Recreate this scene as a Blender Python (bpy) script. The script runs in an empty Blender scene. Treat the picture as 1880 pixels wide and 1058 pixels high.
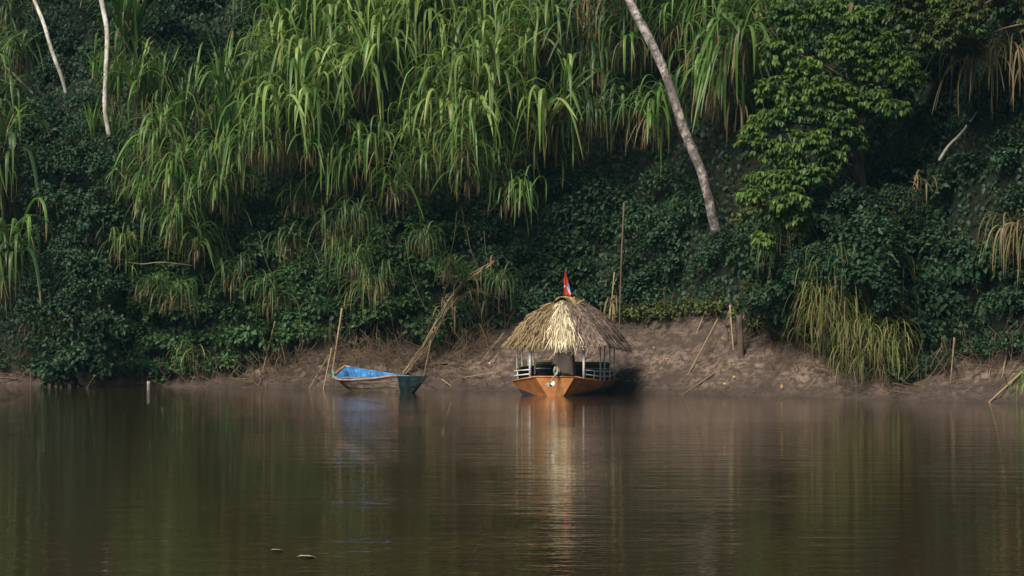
import bpy, math, random
import numpy as np
from mathutils import Vector, Matrix

# ------------------------------------------------------------------ camera, sky, sun, exposure
SC = bpy.context.scene
COL = SC.collection
CAM_H, F_PX, HZ = 2.0, 4900.0, 590.0          # eye height above the river, focal length and horizon row (1880 px wide frame)

cam = bpy.data.cameras.new('camera'); cam_o = bpy.data.objects.new('camera', cam); COL.objects.link(cam_o)
cam.sensor_width = 36.0; cam.lens = 36.0 * F_PX / 1880.0
cam.clip_start = 0.5; cam.clip_end = 2000
cam_o.location = (0, 0, CAM_H)
cam_o.rotation_euler = (math.radians(90) + math.atan((HZ - 529) / F_PX), 0, 0)
SC.camera = cam_o

TO_SUN = Vector((-0.36, -0.50, 0.60)).normalized()
SUN_EL = math.asin(TO_SUN.z); SUN_AZ = math.atan2(TO_SUN.x, TO_SUN.y)
world = bpy.data.worlds.new('World'); SC.world = world; world.use_nodes = True
wn = world.node_tree.nodes; wl = world.node_tree.links
bg = wn['Background']; sky = wn.new('ShaderNodeTexSky'); sky.sky_type = 'NISHITA'
sky.sun_disc = False; sky.sun_elevation = SUN_EL; sky.sun_rotation = SUN_AZ % (2 * math.pi)
wl.new(sky.outputs[0], bg.inputs[0]); bg.inputs[1].default_value = 0.052

sun = bpy.data.lights.new('sun', 'SUN'); sun.energy = 5.0; sun.angle = math.radians(27); sun.color = (1.0, 0.90, 0.74)
sun_o = bpy.data.objects.new('sun', sun); COL.objects.link(sun_o)
sun_o.rotation_euler = (-TO_SUN).to_track_quat('-Z', 'Y').to_euler()
sun_o.location = (-40, -20, 60)

SC.view_settings.view_transform = 'Standard'; SC.view_settings.look = 'None'
SC.view_settings.gamma = 1.0; SC.view_settings.exposure = 0.36
SC.cycles.use_denoising = True
SC.cycles.max_bounces = 6; SC.cycles.diffuse_bounces = 3; SC.cycles.glossy_bounces = 3
SC.cycles.transmission_bounces = 3; SC.cycles.transparent_max_bounces = 4
SC.cycles.caustics_reflective = False; SC.cycles.caustics_refractive = False

R = np.random.default_rng(7)
rnd = random.Random(11)

# ------------------------------------------------------------------ helpers
def P(px, py, y):
    """the point at distance y that this photograph row and column look at"""
    return np.array([(px - 940) / F_PX * y, y, CAM_H + (HZ - py) / F_PX * y])

TBL = np.random.default_rng(3).random((256, 256))
def vnoise(x, y):
    x = np.asarray(x, float); y = np.asarray(y, float)
    xi = np.floor(x).astype(int); yi = np.floor(y).astype(int)
    fx = x - xi; fy = y - yi
    fx = fx * fx * (3 - 2 * fx); fy = fy * fy * (3 - 2 * fy)
    a = TBL[xi & 255, yi & 255]; b = TBL[(xi + 1) & 255, yi & 255]
    c = TBL[xi & 255, (yi + 1) & 255]; d = TBL[(xi + 1) & 255, (yi + 1) & 255]
    return (a * (1 - fx) + b * fx) * (1 - fy) + (c * (1 - fx) + d * fx) * fy - 0.5
def fbm(x, y, o=4):
    s = 0; a = 1.0
    for k in range(o):
        s = s + a * vnoise(x * 2 ** k + 17.3 * k, y * 2 ** k + 5.1 * k); a *= 0.5
    return s

class MB:
    def __init__(s): s.v = []; s.f = []; s.t = []; s.m = []; s.n = 0
    def add(s, v, f, tint=(0.5, 0.0, 0.5), mi=0):
        v = np.asarray(v, float).reshape(-1, 3); k = len(v)
        s.v.append(v)
        t = np.asarray(tint, float)
        s.t.append(np.broadcast_to(t, (k, 3)) if t.ndim == 1 else t)
        n = s.n
        if isinstance(f, np.ndarray): fl = (f + n).tolist()
        else: fl = [[i + n for i in q] for q in f]
        s.f += fl; s.m += [mi] * len(fl); s.n += k
    def mesh(s, name, mats, smooth=True):
        me = bpy.data.meshes.new(name)
        v = np.concatenate(s.v); t = np.concatenate(s.t)
        me.from_pydata(v.tolist(), [], s.f)
        if not isinstance(mats, (list, tuple)): mats = [mats]
        for m in mats: me.materials.append(m)
        me.polygons.foreach_set('material_index', np.array(s.m, dtype=np.int32))
        me.polygons.foreach_set('use_smooth', np.full(len(s.f), smooth))
        at = me.attributes.new('tint', 'FLOAT_COLOR', 'POINT')
        at.data.foreach_set('color', np.concatenate([t, np.ones((len(t), 1))], 1).astype(np.float32).ravel())
        me.update(); return me
    def box(s, c, size, rot=None, tint=(0.5, 0, 0.5), mi=0):
        h = np.array(size) / 2
        v = np.array([[x, y, z] for x in (-1, 1) for y in (-1, 1) for z in (-1, 1)]) * h
        if rot is not None: v = v @ np.array(rot).T
        s.add(v + np.array(c), [[0, 1, 3, 2], [4, 6, 7, 5], [0, 4, 5, 1], [2, 3, 7, 6], [0, 2, 6, 4], [1, 5, 7, 3]], tint, mi)
    def tube(s, pts, rad, n=7, tint=(0.5, 0, 0.5), mi=0, wob=0.0, cap=True):
        pts = np.asarray(pts, float); k = len(pts)
        rad = np.broadcast_to(np.asarray(rad, float), (k,))
        tan = np.gradient(pts, axis=0); tan /= np.linalg.norm(tan, axis=1)[:, None] + 1e-9
        ref = np.array([0, 0, 1.0]) if abs(tan[0, 2]) < 0.9 else np.array([1.0, 0, 0])
        vs = []
        for i in range(k):
            a = np.cross(tan[i], ref); a /= np.linalg.norm(a) + 1e-9; b = np.cross(a, tan[i]); ref = b if abs(np.dot(b, tan[i])) < 0.9 else ref
            th = np.arange(n) / n * 2 * np.pi
            r = rad[i] * (1 + wob * R.uniform(-1, 1, n))
            vs.append(pts[i] + np.outer(np.cos(th) * r, a) + np.outer(np.sin(th) * r, b))
        f = [[i * n + j, i * n + (j + 1) % n, (i + 1) * n + (j + 1) % n, (i + 1) * n + j] for i in range(k - 1) for j in range(n)]
        if cap: f += [list(range(n))[::-1], [(k - 1) * n + j for j in range(n)]]
        tt = np.tile(np.array(tint, float), (k * n, 1)); tt[:, 1] = np.repeat(np.linspace(0, 1, k), n)
        s.add(np.concatenate(vs), f, tt, mi)

def spline(pts, n):
    p = np.asarray(pts, float)
    if len(p) == 2: return p[0] + np.linspace(0, 1, n)[:, None] * (p[1] - p[0])
    q = np.concatenate([[2 * p[0] - p[1]], p, [2 * p[-1] - p[-2]]])
    out = []
    for u in np.linspace(0, len(p) - 1 - 1e-6, n):
        i = int(u); t = u - i; a, b, c, d = q[i:i + 4]
        out.append(0.5 * (2 * b + (c - a) * t + (2 * a - 5 * b + 4 * c - d) * t * t + (3 * b - a - 3 * c + d) * t ** 3))
    return np.array(out)

def obj(name, me, parent=None, loc=None, rot=None, scale=None):
    o = bpy.data.objects.new(name, me); COL.objects.link(o)
    if parent is not None: o.parent = parent
    if loc is not None: o.location = [float(a) for a in loc]
    if rot is not None: o.rotation_euler = [float(a) for a in rot]
    if scale is not None: o.scale = [float(a) for a in scale] if hasattr(scale, '__len__') else (scale,) * 3
    return o
def tag(o, label=None, cat=None, group=None, kind=None):
    if label: o['label'] = label
    if cat: o['category'] = cat
    if group: o['group'] = group
    if kind: o['kind'] = kind
    return o
def centred(mb, name, mats, parent=None, org=None, smooth=True):
    """mesh given in world coordinates, origin moved to org (its first ring by default)"""
    org = np.asarray(mb.v[0][0] if org is None else org, float)
    mb.v = [v - org for v in mb.v]
    return obj(name, mb.mesh(name, mats, smooth), parent, org if parent is None else org - np.array(parent.location))

# ------------------------------------------------------------------ materials
class NT:
    def __init__(s, name):
        s.m = bpy.data.materials.new(name); s.m.use_nodes = True
        s.t = s.m.node_tree; s.b = s.t.nodes['Principled BSDF']; s.out = s.t.nodes['Material Output']
    def n(s, typ, **kw):
        o = s.t.nodes.new('ShaderNode' + typ)
        for k, v in kw.items(): setattr(o, k, v)
        return o
    def l(s, a, b): s.t.links.new(a, b)
    def mix(s, fac, a, b, blend='MIX'):
        o = s.n('Mix', data_type='RGBA', blend_type=blend)
        for sock, val in ((o.inputs[0], fac), (o.inputs[6], a), (o.inputs[7], b)):
            if isinstance(val, (int, float)): sock.default_value = val
            elif isinstance(val, tuple): sock.default_value = (*val, 1)
            else: s.l(val, sock)
        return o.outputs[2]
    def noise(s, scale, detail=4, rough=0.55, vec=None, stretch=None):
        o = s.n('TexNoise'); o.inputs['Scale'].default_value = scale; o.inputs['Detail'].default_value = detail; o.inputs['Roughness'].default_value = rough
        if stretch is not None:
            mp = s.n('Mapping'); mp.inputs['Scale'].default_value = stretch
            s.l(vec if vec is not None else s.coord(), mp.inputs[0]); s.l(mp.outputs[0], o.inputs[0])
        else: s.l(vec if vec is not None else s.coord(), o.inputs[0])
        return o.outputs[0]
    def coord(s):
        if not hasattr(s, '_c'): s._c = s.n('TexCoord').outputs['Object']
        return s._c
    def ramp(s, fac, stops):
        o = s.n('ValToRGB'); e = o.color_ramp.elements
        while len(e) < len(stops): e.new(0.5)
        for i, (p, c) in enumerate(stops): e[i].position = p; e[i].color = (*c, 1) if isinstance(c, tuple) else (c, c, c, 1)
        s.l(fac, o.inputs[0]); return o.outputs[0]
    def math(s, op, a, b=None):
        o = s.n('Math', operation=op)
        for i, v in enumerate((a, b)):
            if v is None: continue
            if isinstance(v, (int, float)): o.inputs[i].default_value = v
            else: s.l(v, o.inputs[i])
        return o.outputs[0]
    def bump(s, h, strength, dist=0.02):
        o = s.n('Bump'); o.inputs['Strength'].default_value = strength; o.inputs['Distance'].default_value = dist
        s.l(h, o.inputs['Height']); s.l(o.outputs[0], s.b.inputs['Normal']); return o
    def base(s, c, rough=0.7, spec=0.4):
        if isinstance(c, tuple): s.b.inputs['Base Color'].default_value = (*c, 1)
        else: s.l(c, s.b.inputs['Base Color'])
        s.b.inputs['Roughness'].default_value = rough; s.b.inputs['Specular IOR Level'].default_value = spec
        return s.m
    def tint(s):
        if not hasattr(s, '_t'):
            a = s.n('Attribute'); a.attribute_name = 'tint'; sp = s.n('SeparateColor'); s.l(a.outputs['Color'], sp.inputs[0]); s._t = sp.outputs
        return s._t

def leaf_mat(name, ca, cb, tip, tip_from=0.8, rough=0.42, trans=0.28, tcol=None, spec=0.45, vary=0.5):
    k = NT(name); t = k.tint()
    c = k.mix(t[0], ca, cb)
    oi = k.n('ObjectInfo')
    var = k.math('ADD', k.math('MULTIPLY', oi.outputs['Random'], vary), 1 - vary / 2)
    vv = k.n('CombineColor'); [k.l(var, vv.inputs[i]) for i in range(3)]
    c = k.mix(1.0, c, vv.outputs[0], 'MULTIPLY')
    tf = k.math('MULTIPLY', k.math('GREATER_THAN', k.math('ADD', t[1], k.math('MULTIPLY', t[2], 0.35)), tip_from + 0.17), 0.8)
    c = k.mix(tf, c, tip)
    k.base(c, rough, spec * .7)
    tr = k.n('BsdfTranslucent'); tc = k.mix(0.5, c, tcol or cb); k.l(tc, tr.inputs[0])
    ms = k.n('MixShader'); ms.inputs[0].default_value = trans
    k.l(k.b.outputs[0], ms.inputs[1]); k.l(tr.outputs[0], ms.inputs[2]); k.l(ms.outputs[0], k.out.inputs[0])
    return k.m

M = {}
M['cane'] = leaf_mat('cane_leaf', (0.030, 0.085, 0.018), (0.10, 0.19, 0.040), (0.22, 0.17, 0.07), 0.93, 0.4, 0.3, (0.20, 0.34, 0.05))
M['cane_sun_tone'] = leaf_mat('sun_tone_cane_leaf', (0.045, 0.115, 0.026), (0.23, 0.33, 0.09), (0.22, 0.2, 0.07), 0.97, 0.4, 0.32, (0.28, 0.44, 0.06))  # brighter copy of the cane leaf, sunlight put into its colour
M['cane_shade_tone'] = leaf_mat('shade_tone_cane_leaf', (0.022, 0.06, 0.022), (0.07, 0.12, 0.034), (0.20, 0.14, 0.06), 0.9, 0.42, 0.25, (0.13, 0.2, 0.05))  # darker copy of the cane leaf, shade put into its colour
M['cane_dry'] = leaf_mat('dry_cane_leaf', (0.09, 0.07, 0.038), (0.27, 0.215, 0.115), (0.20, 0.13, 0.06), 0.9, 0.6, 0.2, (0.3, 0.22, 0.09), 0.3)
M['cane_olive'] = leaf_mat('yellowing_cane_leaf', (0.05, 0.085, 0.02), (0.15, 0.175, 0.045), (0.28, 0.2, 0.09), 0.85, 0.5, 0.25, (0.28, 0.26, 0.07), 0.35)
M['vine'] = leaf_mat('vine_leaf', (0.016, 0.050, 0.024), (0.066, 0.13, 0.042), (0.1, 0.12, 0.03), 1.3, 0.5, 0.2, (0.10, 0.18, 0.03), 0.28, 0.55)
M['vine_dark'] = leaf_mat('dark_vine_leaf', (0.011, 0.032, 0.018), (0.032, 0.068, 0.030), (0.1, 0.12, 0.03), 1.3, 0.5, 0.15, (0.05, 0.1, 0.02), 0.28, 0.5)  # dark leaf colour, also painting in shade of the hollow and right bank
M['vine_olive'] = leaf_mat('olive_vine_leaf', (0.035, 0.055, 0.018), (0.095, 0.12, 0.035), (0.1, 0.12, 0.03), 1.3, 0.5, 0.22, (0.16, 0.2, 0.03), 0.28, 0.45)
M['tree'] = leaf_mat('tree_leaf', (0.022, 0.056, 0.020), (0.10, 0.165, 0.030), (0.2, 0.16, 0.05), 1.3, 0.42, 0.25, (0.30, 0.40, 0.04), 0.4, 0.55)

k = NT('stem'); t = k.tint()
M['stem'] = k.base(k.mix(k.noise(9, 3, .6, None, (1, 1, .2)), (0.10, 0.075, 0.04), (0.26, 0.2, 0.11)), 0.7)
k = NT('dead_stalk'); t = k.tint()
M['stalk'] = k.base(k.mix(k.noise(3, 4), k.mix(t[0], (0.13, 0.085, 0.05), (0.40, 0.31, 0.19)), k.mix(t[0], (0.06, 0.04, 0.03), (0.24, 0.17, 0.10))), 0.75, 0.25)
k = NT('pale_bark'); n1 = k.noise(2.2, 6, .65, None, (1, 1, .5)); n2 = k.noise(11, 4)
c = k.ramp(n1, [(0.32, (0.14, 0.13, 0.11)), (0.48, (0.42, 0.41, 0.36)), (0.62, (0.68, 0.67, 0.62))])
c = k.mix(k.ramp(n2, [(0.56, 0.0), (0.64, 0.7)]), c, (0.14, 0.135, 0.12)); k.bump(n2, 0.5, 0.02); M['bark_pale'] = k.base(c, 0.85, 0.2)
k = NT('mottled_bark'); n1 = k.noise(3.2, 6, .7, None, (1, 1, .7)); n2 = k.noise(8, 5)
c = k.ramp(n1, [(0.35, (0.09, 0.078, 0.076)), (0.5, (0.24, 0.21, 0.205)), (0.6, (0.50, 0.46, 0.44))])
c = k.mix(k.ramp(n2, [(0.5, 0.0), (0.6, 0.8)]), c, (0.075, 0.06, 0.055)); k.bump(n2, 0.6, 0.03); M['bark'] = k.base(c, 0.85, 0.2)

# river bank: bare mud below, shade-blackened litter and moss where plants cover it
k = NT('river_mud'); t = k.tint()
n1 = k.noise(0.9, 5, .6); n2 = k.noise(5.0, 6, .65); n3 = k.noise(26, 4, .6)
c = k.ramp(n1, [(0.32, (0.078, 0.055, 0.047)), (0.5, (0.170, 0.124, 0.103)), (0.68, (0.29, 0.225, 0.175))])
c = k.mix(k.ramp(n2, [(0.42, 0.9), (0.56, 0.0)]), c, (0.062, 0.045, 0.037))
c = k.mix(k.ramp(n3, [(0.62, 0.0), (0.72, 0.5)]), c, (0.30, 0.24, 0.17))
st = k.noise(1.3, 6, .65, None, (.9, .5, 4.5)); c = k.mix(k.ramp(st, [(0.40, 0.75), (0.50, 0.0)]), c, (0.07, 0.048, 0.04)); c = k.mix(k.math('MULTIPLY', t[1], 0.85), c, (0.062, 0.046, 0.038))                       # wet rim at the water
litter_shade = k.ramp(n2, [(0.35, (0.006, 0.006, 0.004)), (0.55, (0.013, 0.016, 0.008)), (0.7, (0.026, 0.024, 0.013))])  # litter and moss, blackened to paint shade between the clumps
c = k.mix(t[0], c, litter_shade)
vo = k.n('TexVoronoi'); vo.inputs['Scale'].default_value = 5.5; wv = k.n('VectorMath', operation='ADD'); k.l(k.coord(), wv.inputs[0])
nz = k.n('TexNoise'); nz.inputs['Scale'].default_value = 3.0; k.l(k.coord(), nz.inputs[0]); sc_ = k.n('VectorMath', operation='SCALE'); sc_.inputs['Scale'].default_value = .5; k.l(nz.outputs['Color'], sc_.inputs[0]); k.l(sc_.outputs[0], wv.inputs[1]); k.l(wv.outputs[0], vo.inputs['Vector'])
hsum = k.math('ADD', k.math('ADD', k.math('MULTIPLY', n2, 1.2), k.math('MULTIPLY', n3, 0.4)), k.math('MULTIPLY', st, 1.1)); k.bump(hsum, 1.0, 0.13)
M['mud'] = k.base(c, 0.8, 0.3)

k = NT('river_water')
geo = k.n('NewGeometry').outputs['Position']
w1 = k.noise(1.8, 2, .5, geo, (0.45, 1.0, 1)); w2 = k.noise(7.0, 3, .55, geo, (0.3, 1.0, 1)); w3 = k.noise(0.16, 2, .5, geo, (0.6, 1, 1))
hh = k.math('ADD', k.math('MULTIPLY', w1, 0.6), k.math('MULTIPLY', w2, 0.32))
calm = k.ramp(w3, [(0.35, 0.45), (0.65, 1.0)]); hh = k.math('MULTIPLY', k.math('SUBTRACT', hh, 0.45), calm)
k.bump(hh, 1.0, 0.019)
M['water'] = k.base((0.034, 0.021, 0.010), 0.015, 0.5); k.b.inputs['IOR'].default_value = 1.33

k = NT('orange_paint'); n1 = k.noise(3.0, 6, .65); n2 = k.noise(9, 5, .6, None, (1, 1, .35)); co = k.n('SeparateXYZ'); k.l(k.coord(), co.inputs[0])
c = k.ramp(n1, [(0.3, (0.27, 0.10, 0.035)), (0.52, (0.44, 0.18, 0.055)), (0.72, (0.52, 0.27, 0.12))])
c = k.mix(k.ramp(n2, [(0.50, 0.0), (0.68, 0.65)]), c, (0.26, 0.10, 0.035))
ax = k.math('ABSOLUTE', co.outputs[0]); lim = k.math('MULTIPLY', k.math('SUBTRACT', ax, 0.42), 0.28)
low = k.math('SUBTRACT', k.math('ADD', lim, k.math('MULTIPLY', k.math('SUBTRACT', n1, 0.5), 0.12)), co.outputs[2])
c = k.mix(k.ramp(k.math('MULTIPLY', low, 12), [(0.0, 0.0), (0.4, 0.92)]), c, (0.022, 0.050, 0.075)); k.bump(n2, 0.15, 0.01)
M['orange'] = k.base(c, 0.55, 0.4)
def simple(name, ca, cb, scale=6, rough=0.6, spec=0.4, bump=0.0, stretch=None):
    k = NT(name); n = k.noise(scale, 5, .6, None, stretch); 
    if bump: k.bump(n, bump, 0.02)
    return k.base(k.ramp(n, [(0.35, ca), (0.65, cb)]), rough, spec)
M['white'] = simple('white_tube_paint', (0.66, 0.67, 0.66), (0.86, 0.87, 0.86), 8, 0.4)
M['navy'] = simple('navy_panel', (0.008, 0.012, 0.022), (0.016, 0.024, 0.038), 5, 0.6)
M['olive'] = simple('olive_edge', (0.12, 0.14, 0.03), (0.22, 0.22, 0.07), 6, 0.7)
M['deck'] = simple('deck_boards', (0.05, 0.04, 0.03), (0.11, 0.085, 0.06), 5, 0.8)
M['cover'] = simple('brown_cover_cloth', (0.030, 0.022, 0.018), (0.062, 0.045, 0.036), 5, 0.75, 0.3, 0.4, (1, 1, .3))
M['metal'] = simple('worn_grey_metal', (0.10, 0.10, 0.09), (0.34, 0.31, 0.24), 9, 0.45, 0.5)
M['prop'] = simple('white_propeller', (0.35, 0.35, 0.34), (0.7, 0.7, 0.68), 12, 0.35)
M['red'] = simple('red_cloth', (0.62, 0.02, 0.012), (0.75, 0.035, 0.02), 6, 0.7)
M['flagwhite'] = simple('white_cloth', (0.7, 0.7, 0.7), (0.8, 0.8, 0.8), 6, 0.7)
M['flagblue'] = simple('blue_cloth', (0.08, 0.22, 0.50), (0.12, 0.32, 0.6), 6, 0.7)
M['blueplastic'] = simple('blue_plastic', (0.03, 0.12, 0.32), (0.05, 0.2, 0.45), 4, 0.35, 0.5)
M['rope'] = simple('yellow_rope', (0.30, 0.24, 0.02), (0.45, 0.36, 0.04), 14, 0.8)
M['bluewood'] = simple('chipped_blue_paint', (0.015, 0.08, 0.24), (0.07, 0.30, 0.66), 3.2, 0.6, 0.4, 0.2, (1, 1, 2))
M['greywood'] = simple('weathered_planks', (0.055, 0.042, 0.034), (0.20, 0.16, 0.13), 4, 0.85, 0.2, 0.4, (.5, 1, 3))
M['rimwood'] = simple('faded_orange_rim', (0.24, 0.12, 0.07), (0.42, 0.25, 0.16), 5, 0.75, 0.25)
M['darkwood'] = simple('dark_teal_paint', (0.006, 0.006, 0.006), (0.012, 0.026, 0.030), 4.5, 0.8, 0.1, 0.4)
M['seatwood'] = simple('mossy_board', (0.05, 0.09, 0.07), (0.22, 0.24, 0.16), 5, 0.8)
M['ribwood'] = simple('dark_blue_paint', (0.012, 0.05, 0.14), (0.03, 0.14, 0.32), 5, 0.7)
M['leafyellow'] = simple('yellow_leaf', (0.32, 0.22, 0.05), (0.48, 0.37, 0.09), 9, 0.6)
M['stump'] = simple('grey_stump_wood', (0.05, 0.038, 0.03), (0.16, 0.12, 0.10), 5, 0.9, 0.2, 0.5, (1, 1, .2))
M['palewood'] = simple('pale_cut_wood', (0.26, 0.22, 0.17), (0.46, 0.41, 0.33), 6, 0.8)
def straw(name, ca, cb, dark):
    k = NT(name); t = k.tint()
    return k.base(k.mix(k.math('MULTIPLY', k.math('GREATER_THAN', t[2], 0.8), 0.8), k.mix(t[0], ca, cb), dark), 0.75, 0.25)
M['thatch'] = straw('palm_thatch', (0.17, 0.12, 0.065), (0.40, 0.30, 0.16), (0.10, 0.065, 0.05))
M['thatch_old_shade'] = straw('old_shaded_palm_thatch', (0.11, 0.080, 0.065), (0.28, 0.215, 0.175), (0.055, 0.038, 0.034))  # older greyer palm, with some of the roof's shaded side in its colour
M['straw_new'] = straw('fresh_straw', (0.52, 0.45, 0.29), (0.76, 0.69, 0.49), (0.34, 0.27, 0.17))
M['straw_cap'] = straw('ridge_straw', (0.26, 0.19, 0.075), (0.52, 0.41, 0.18), (0.11, 0.075, 0.03))

# ------------------------------------------------------------------ river bank
SX = np.array([-60, -25, -16.3, -5.4, 0.0, 4.6, 12.5, 20, 45]); SY = np.array([112, 90.6, 85.0, 78.6, 76.4, 72.6, 65.3, 59, 40])
PXK = np.array([-400, 0, 250, 420, 520, 650, 900, 1000, 1180, 1320, 1400, 1500, 1600, 1640, 1700, 1800, 1880, 2300])
ZMK = np.array([.6, .55, .40, .50, .85, 1.15, 1.6, 1.9, 2.55, 2.8, 1.9, 1.5, 1.1, 1.0, 1.3, 1.4, 1.2, 1.3])
DMK = np.array([1, .9, .7, .9, 1.6, 2.1, 3.2, 3.7, 4.6, 4.9, 3.6, 2.6, 1.9, 1.9, 3.8, 3.8, 2.2, 2.0])
VBK_X = np.array([-400, 0, 100, 250, 400, 480, 600, 700, 800, 900, 960, 1130, 1170, 1230, 1300, 1340, 1400, 1470, 1560, 1640, 1700, 1760, 1880, 2300])
VBK_Y = np.array([685, 685, 690, 696, 692, 662, 642, 648, 640, 622, 605, 596, 592, 590, 578, 602, 612, 625, 690, 705, 695, 665, 645, 640])
def ys(x): return np.interp(x, SX, SY)
def H(x, y, fine=True):
    x = np.asarray(x, float); y = np.asarray(y, float)
    s = ys(x); px = x / s * F_PX + 940
    zm = np.interp(px, PXK, ZMK); dm = np.interp(px, PXK, DMK)
    d = y - s + 0.35 * fbm(x * 0.5, y * 0.15, 3) * np.clip((y - s) / 1.5, 0.8, 1) + 0.16 * fbm(x * 1.7, y * 0.2 + 5, 3)
    d = d + 1.1 * fbm(x * 0.33 + 9, y * 0.33, 2) * np.clip((d - dm) / 2.0, 0, 1)
    t = np.clip(d / dm, 0, 1)
    z = np.where(d < 0, 0.5 * d, zm * (0.45 * t + 0.55 * t ** 1.6))
    up = np.clip(d - dm, 0, None)
    z = z + 1.9 * np.minimum(up, 4.8) + 0.95 * np.clip(up - 4.8, 0, None)
    if fine:
        a = np.clip(d * 2 + 0.3, 0, 1)
        z = z - a * np.clip(d, 0, 2) * 0.07 * (1 - 2 * np.abs(vnoise(x * 1.5 + .5 * vnoise(x, y), y * 0.3))) ** 4
        z = z + a * (0.16 * fbm(x * 1.3, y * 1.1, 3) + 0.10 * np.abs(fbm(x * 2.6 + 3, y * 2.2, 3)) * 2 - 0.06 + 0.05 * fbm(x * 8, y * 7, 2))
    return z
def hit(px, py):
    y = np.arange(58, 125, 0.06)
    x = (px - 940) / F_PX * y; z = CAM_H + (HZ - py) / F_PX * y
    ok = np.nonzero(z <= H(x, y, False))[0]
    i = ok[0] if len(ok) else len(y) - 1
    return np.array([x[i], y[i], z[i]])

xs = np.concatenate([np.arange(-60, -21, 0.8), np.arange(-21, 17, 0.07), np.arange(17, 46, 0.8)])
ds = np.concatenate([np.arange(-6, -0.8, 0.6), np.arange(-0.8, 5.4, 0.06), np.arange(5.4, 12, 0.25), np.arange(12, 45, 1.5)])
X, D = np.meshgrid(xs, ds, indexing='ij'); Y = ys(X) + D
Z = H(X, Y)
ppx = X / Y * F_PX + 940; ppy = HZ - (Z - CAM_H) / Y * F_PX
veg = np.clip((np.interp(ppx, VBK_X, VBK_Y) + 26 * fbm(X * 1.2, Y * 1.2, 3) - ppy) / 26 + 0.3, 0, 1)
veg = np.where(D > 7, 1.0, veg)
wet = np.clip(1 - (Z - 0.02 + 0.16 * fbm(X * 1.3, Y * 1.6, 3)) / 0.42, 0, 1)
nx, nd = X.shape
ii, jj = np.meshgrid(np.arange(nx - 1), np.arange(nd - 1), indexing='ij'); a = (ii * nd + jj).ravel()
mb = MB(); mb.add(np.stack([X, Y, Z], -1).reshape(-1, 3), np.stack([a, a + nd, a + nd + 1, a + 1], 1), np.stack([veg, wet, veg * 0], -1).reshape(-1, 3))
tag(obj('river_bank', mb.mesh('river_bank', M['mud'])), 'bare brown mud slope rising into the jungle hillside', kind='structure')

mb = MB(); mb.add([[-90, -30, 0], [70, -30, 0], [70, 118, 0], [-90, 118, 0]], [[0, 1, 2, 3]])
tag(obj('river_water', mb.mesh('river_water', M['water'], False)), 'calm brown green river with fine ripples', kind='structure')

# ------------------------------------------------------------------ foliage shapes
def blades(mb, base, az, e0, length, width, mode, rings=9, mi=0, fold=0.35, rngs=R):
    """strap leaves: mode 0 stands up and folds over at the tip, mode 1 arches over and hangs"""
    n = len(base); s = np.linspace(0, 1, rings)
    az = az[:, None] + rngs.normal(0, 0.25, (n, 1)) * s ** 2
    bend = rngs.uniform(0.7, 1.15, (n, 1))
    fpos = rngs.uniform(0.78, 0.93, (n, 1)); apos = rngs.uniform(0.22, 0.48, (n, 1))
    pe = e0[:, None]
    erect = pe - 0.25 * s - (pe + 1.25) * bend * (1 / (1 + np.exp(-(s - fpos) * 26)))
    arch = pe - 0.15 * s - (pe + 1.45) * np.minimum(bend, 1.03) * (1 / (1 + np.exp(-(s - apos) * rngs.uniform(8, 17, (n, 1)))))
    el = np.where(np.asarray(mode)[:, None] == 0, erect, arch)
    step = length[:, None] / (rings - 1)
    dx = np.cos(el) * np.cos(az); dy = np.cos(el) * np.sin(az); dz = np.sin(el)
    dirs = np.stack([dx, dy, dz], -1)
    pos = base[:, None, :] + np.concatenate([np.zeros((n, 1, 3)), np.cumsum(dirs[:, :-1] * step[..., None], 1)], 1)
    side = np.stack([-np.sin(az), np.cos(az), np.zeros_like(az)], -1)
    tw = rngs.normal(0, 0.5, (n, 1)) * s
    nor = np.cross(side, dirs)
    sd = side * np.cos(tw)[..., None] + nor * np.sin(tw)[..., None]
    w = width[:, None] * np.minimum(1, 0.35 + s * 3.2) * (1 - s ** 2.6) ** 0.8 + 0.003
    nn = np.cross(sd, dirs)
    L = pos + sd * w[..., None] * 0.5; Rr = pos - sd * w[..., None] * 0.5; C = pos - nn * (w * 0.5 * fold)[..., None]
    v = np.stack([L, C, Rr], 2).reshape(-1, 3)
    b = (np.arange(n)[:, None] * rings + np.arange(rings - 1)[None, :]).ravel() * 3
    f = np.concatenate([np.stack([b, b + 3, b + 4, b + 1], 1), np.stack([b + 1, b + 4, b + 5, b + 2], 1)])
    tr = np.repeat(rngs.random(n), rings * 3); tg = np.tile(np.repeat(s, 3), n); tb = np.repeat(rngs.random(n), rings * 3)
    mb.add(v, f, np.stack([tr, tg, tb], 1), mi)

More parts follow.
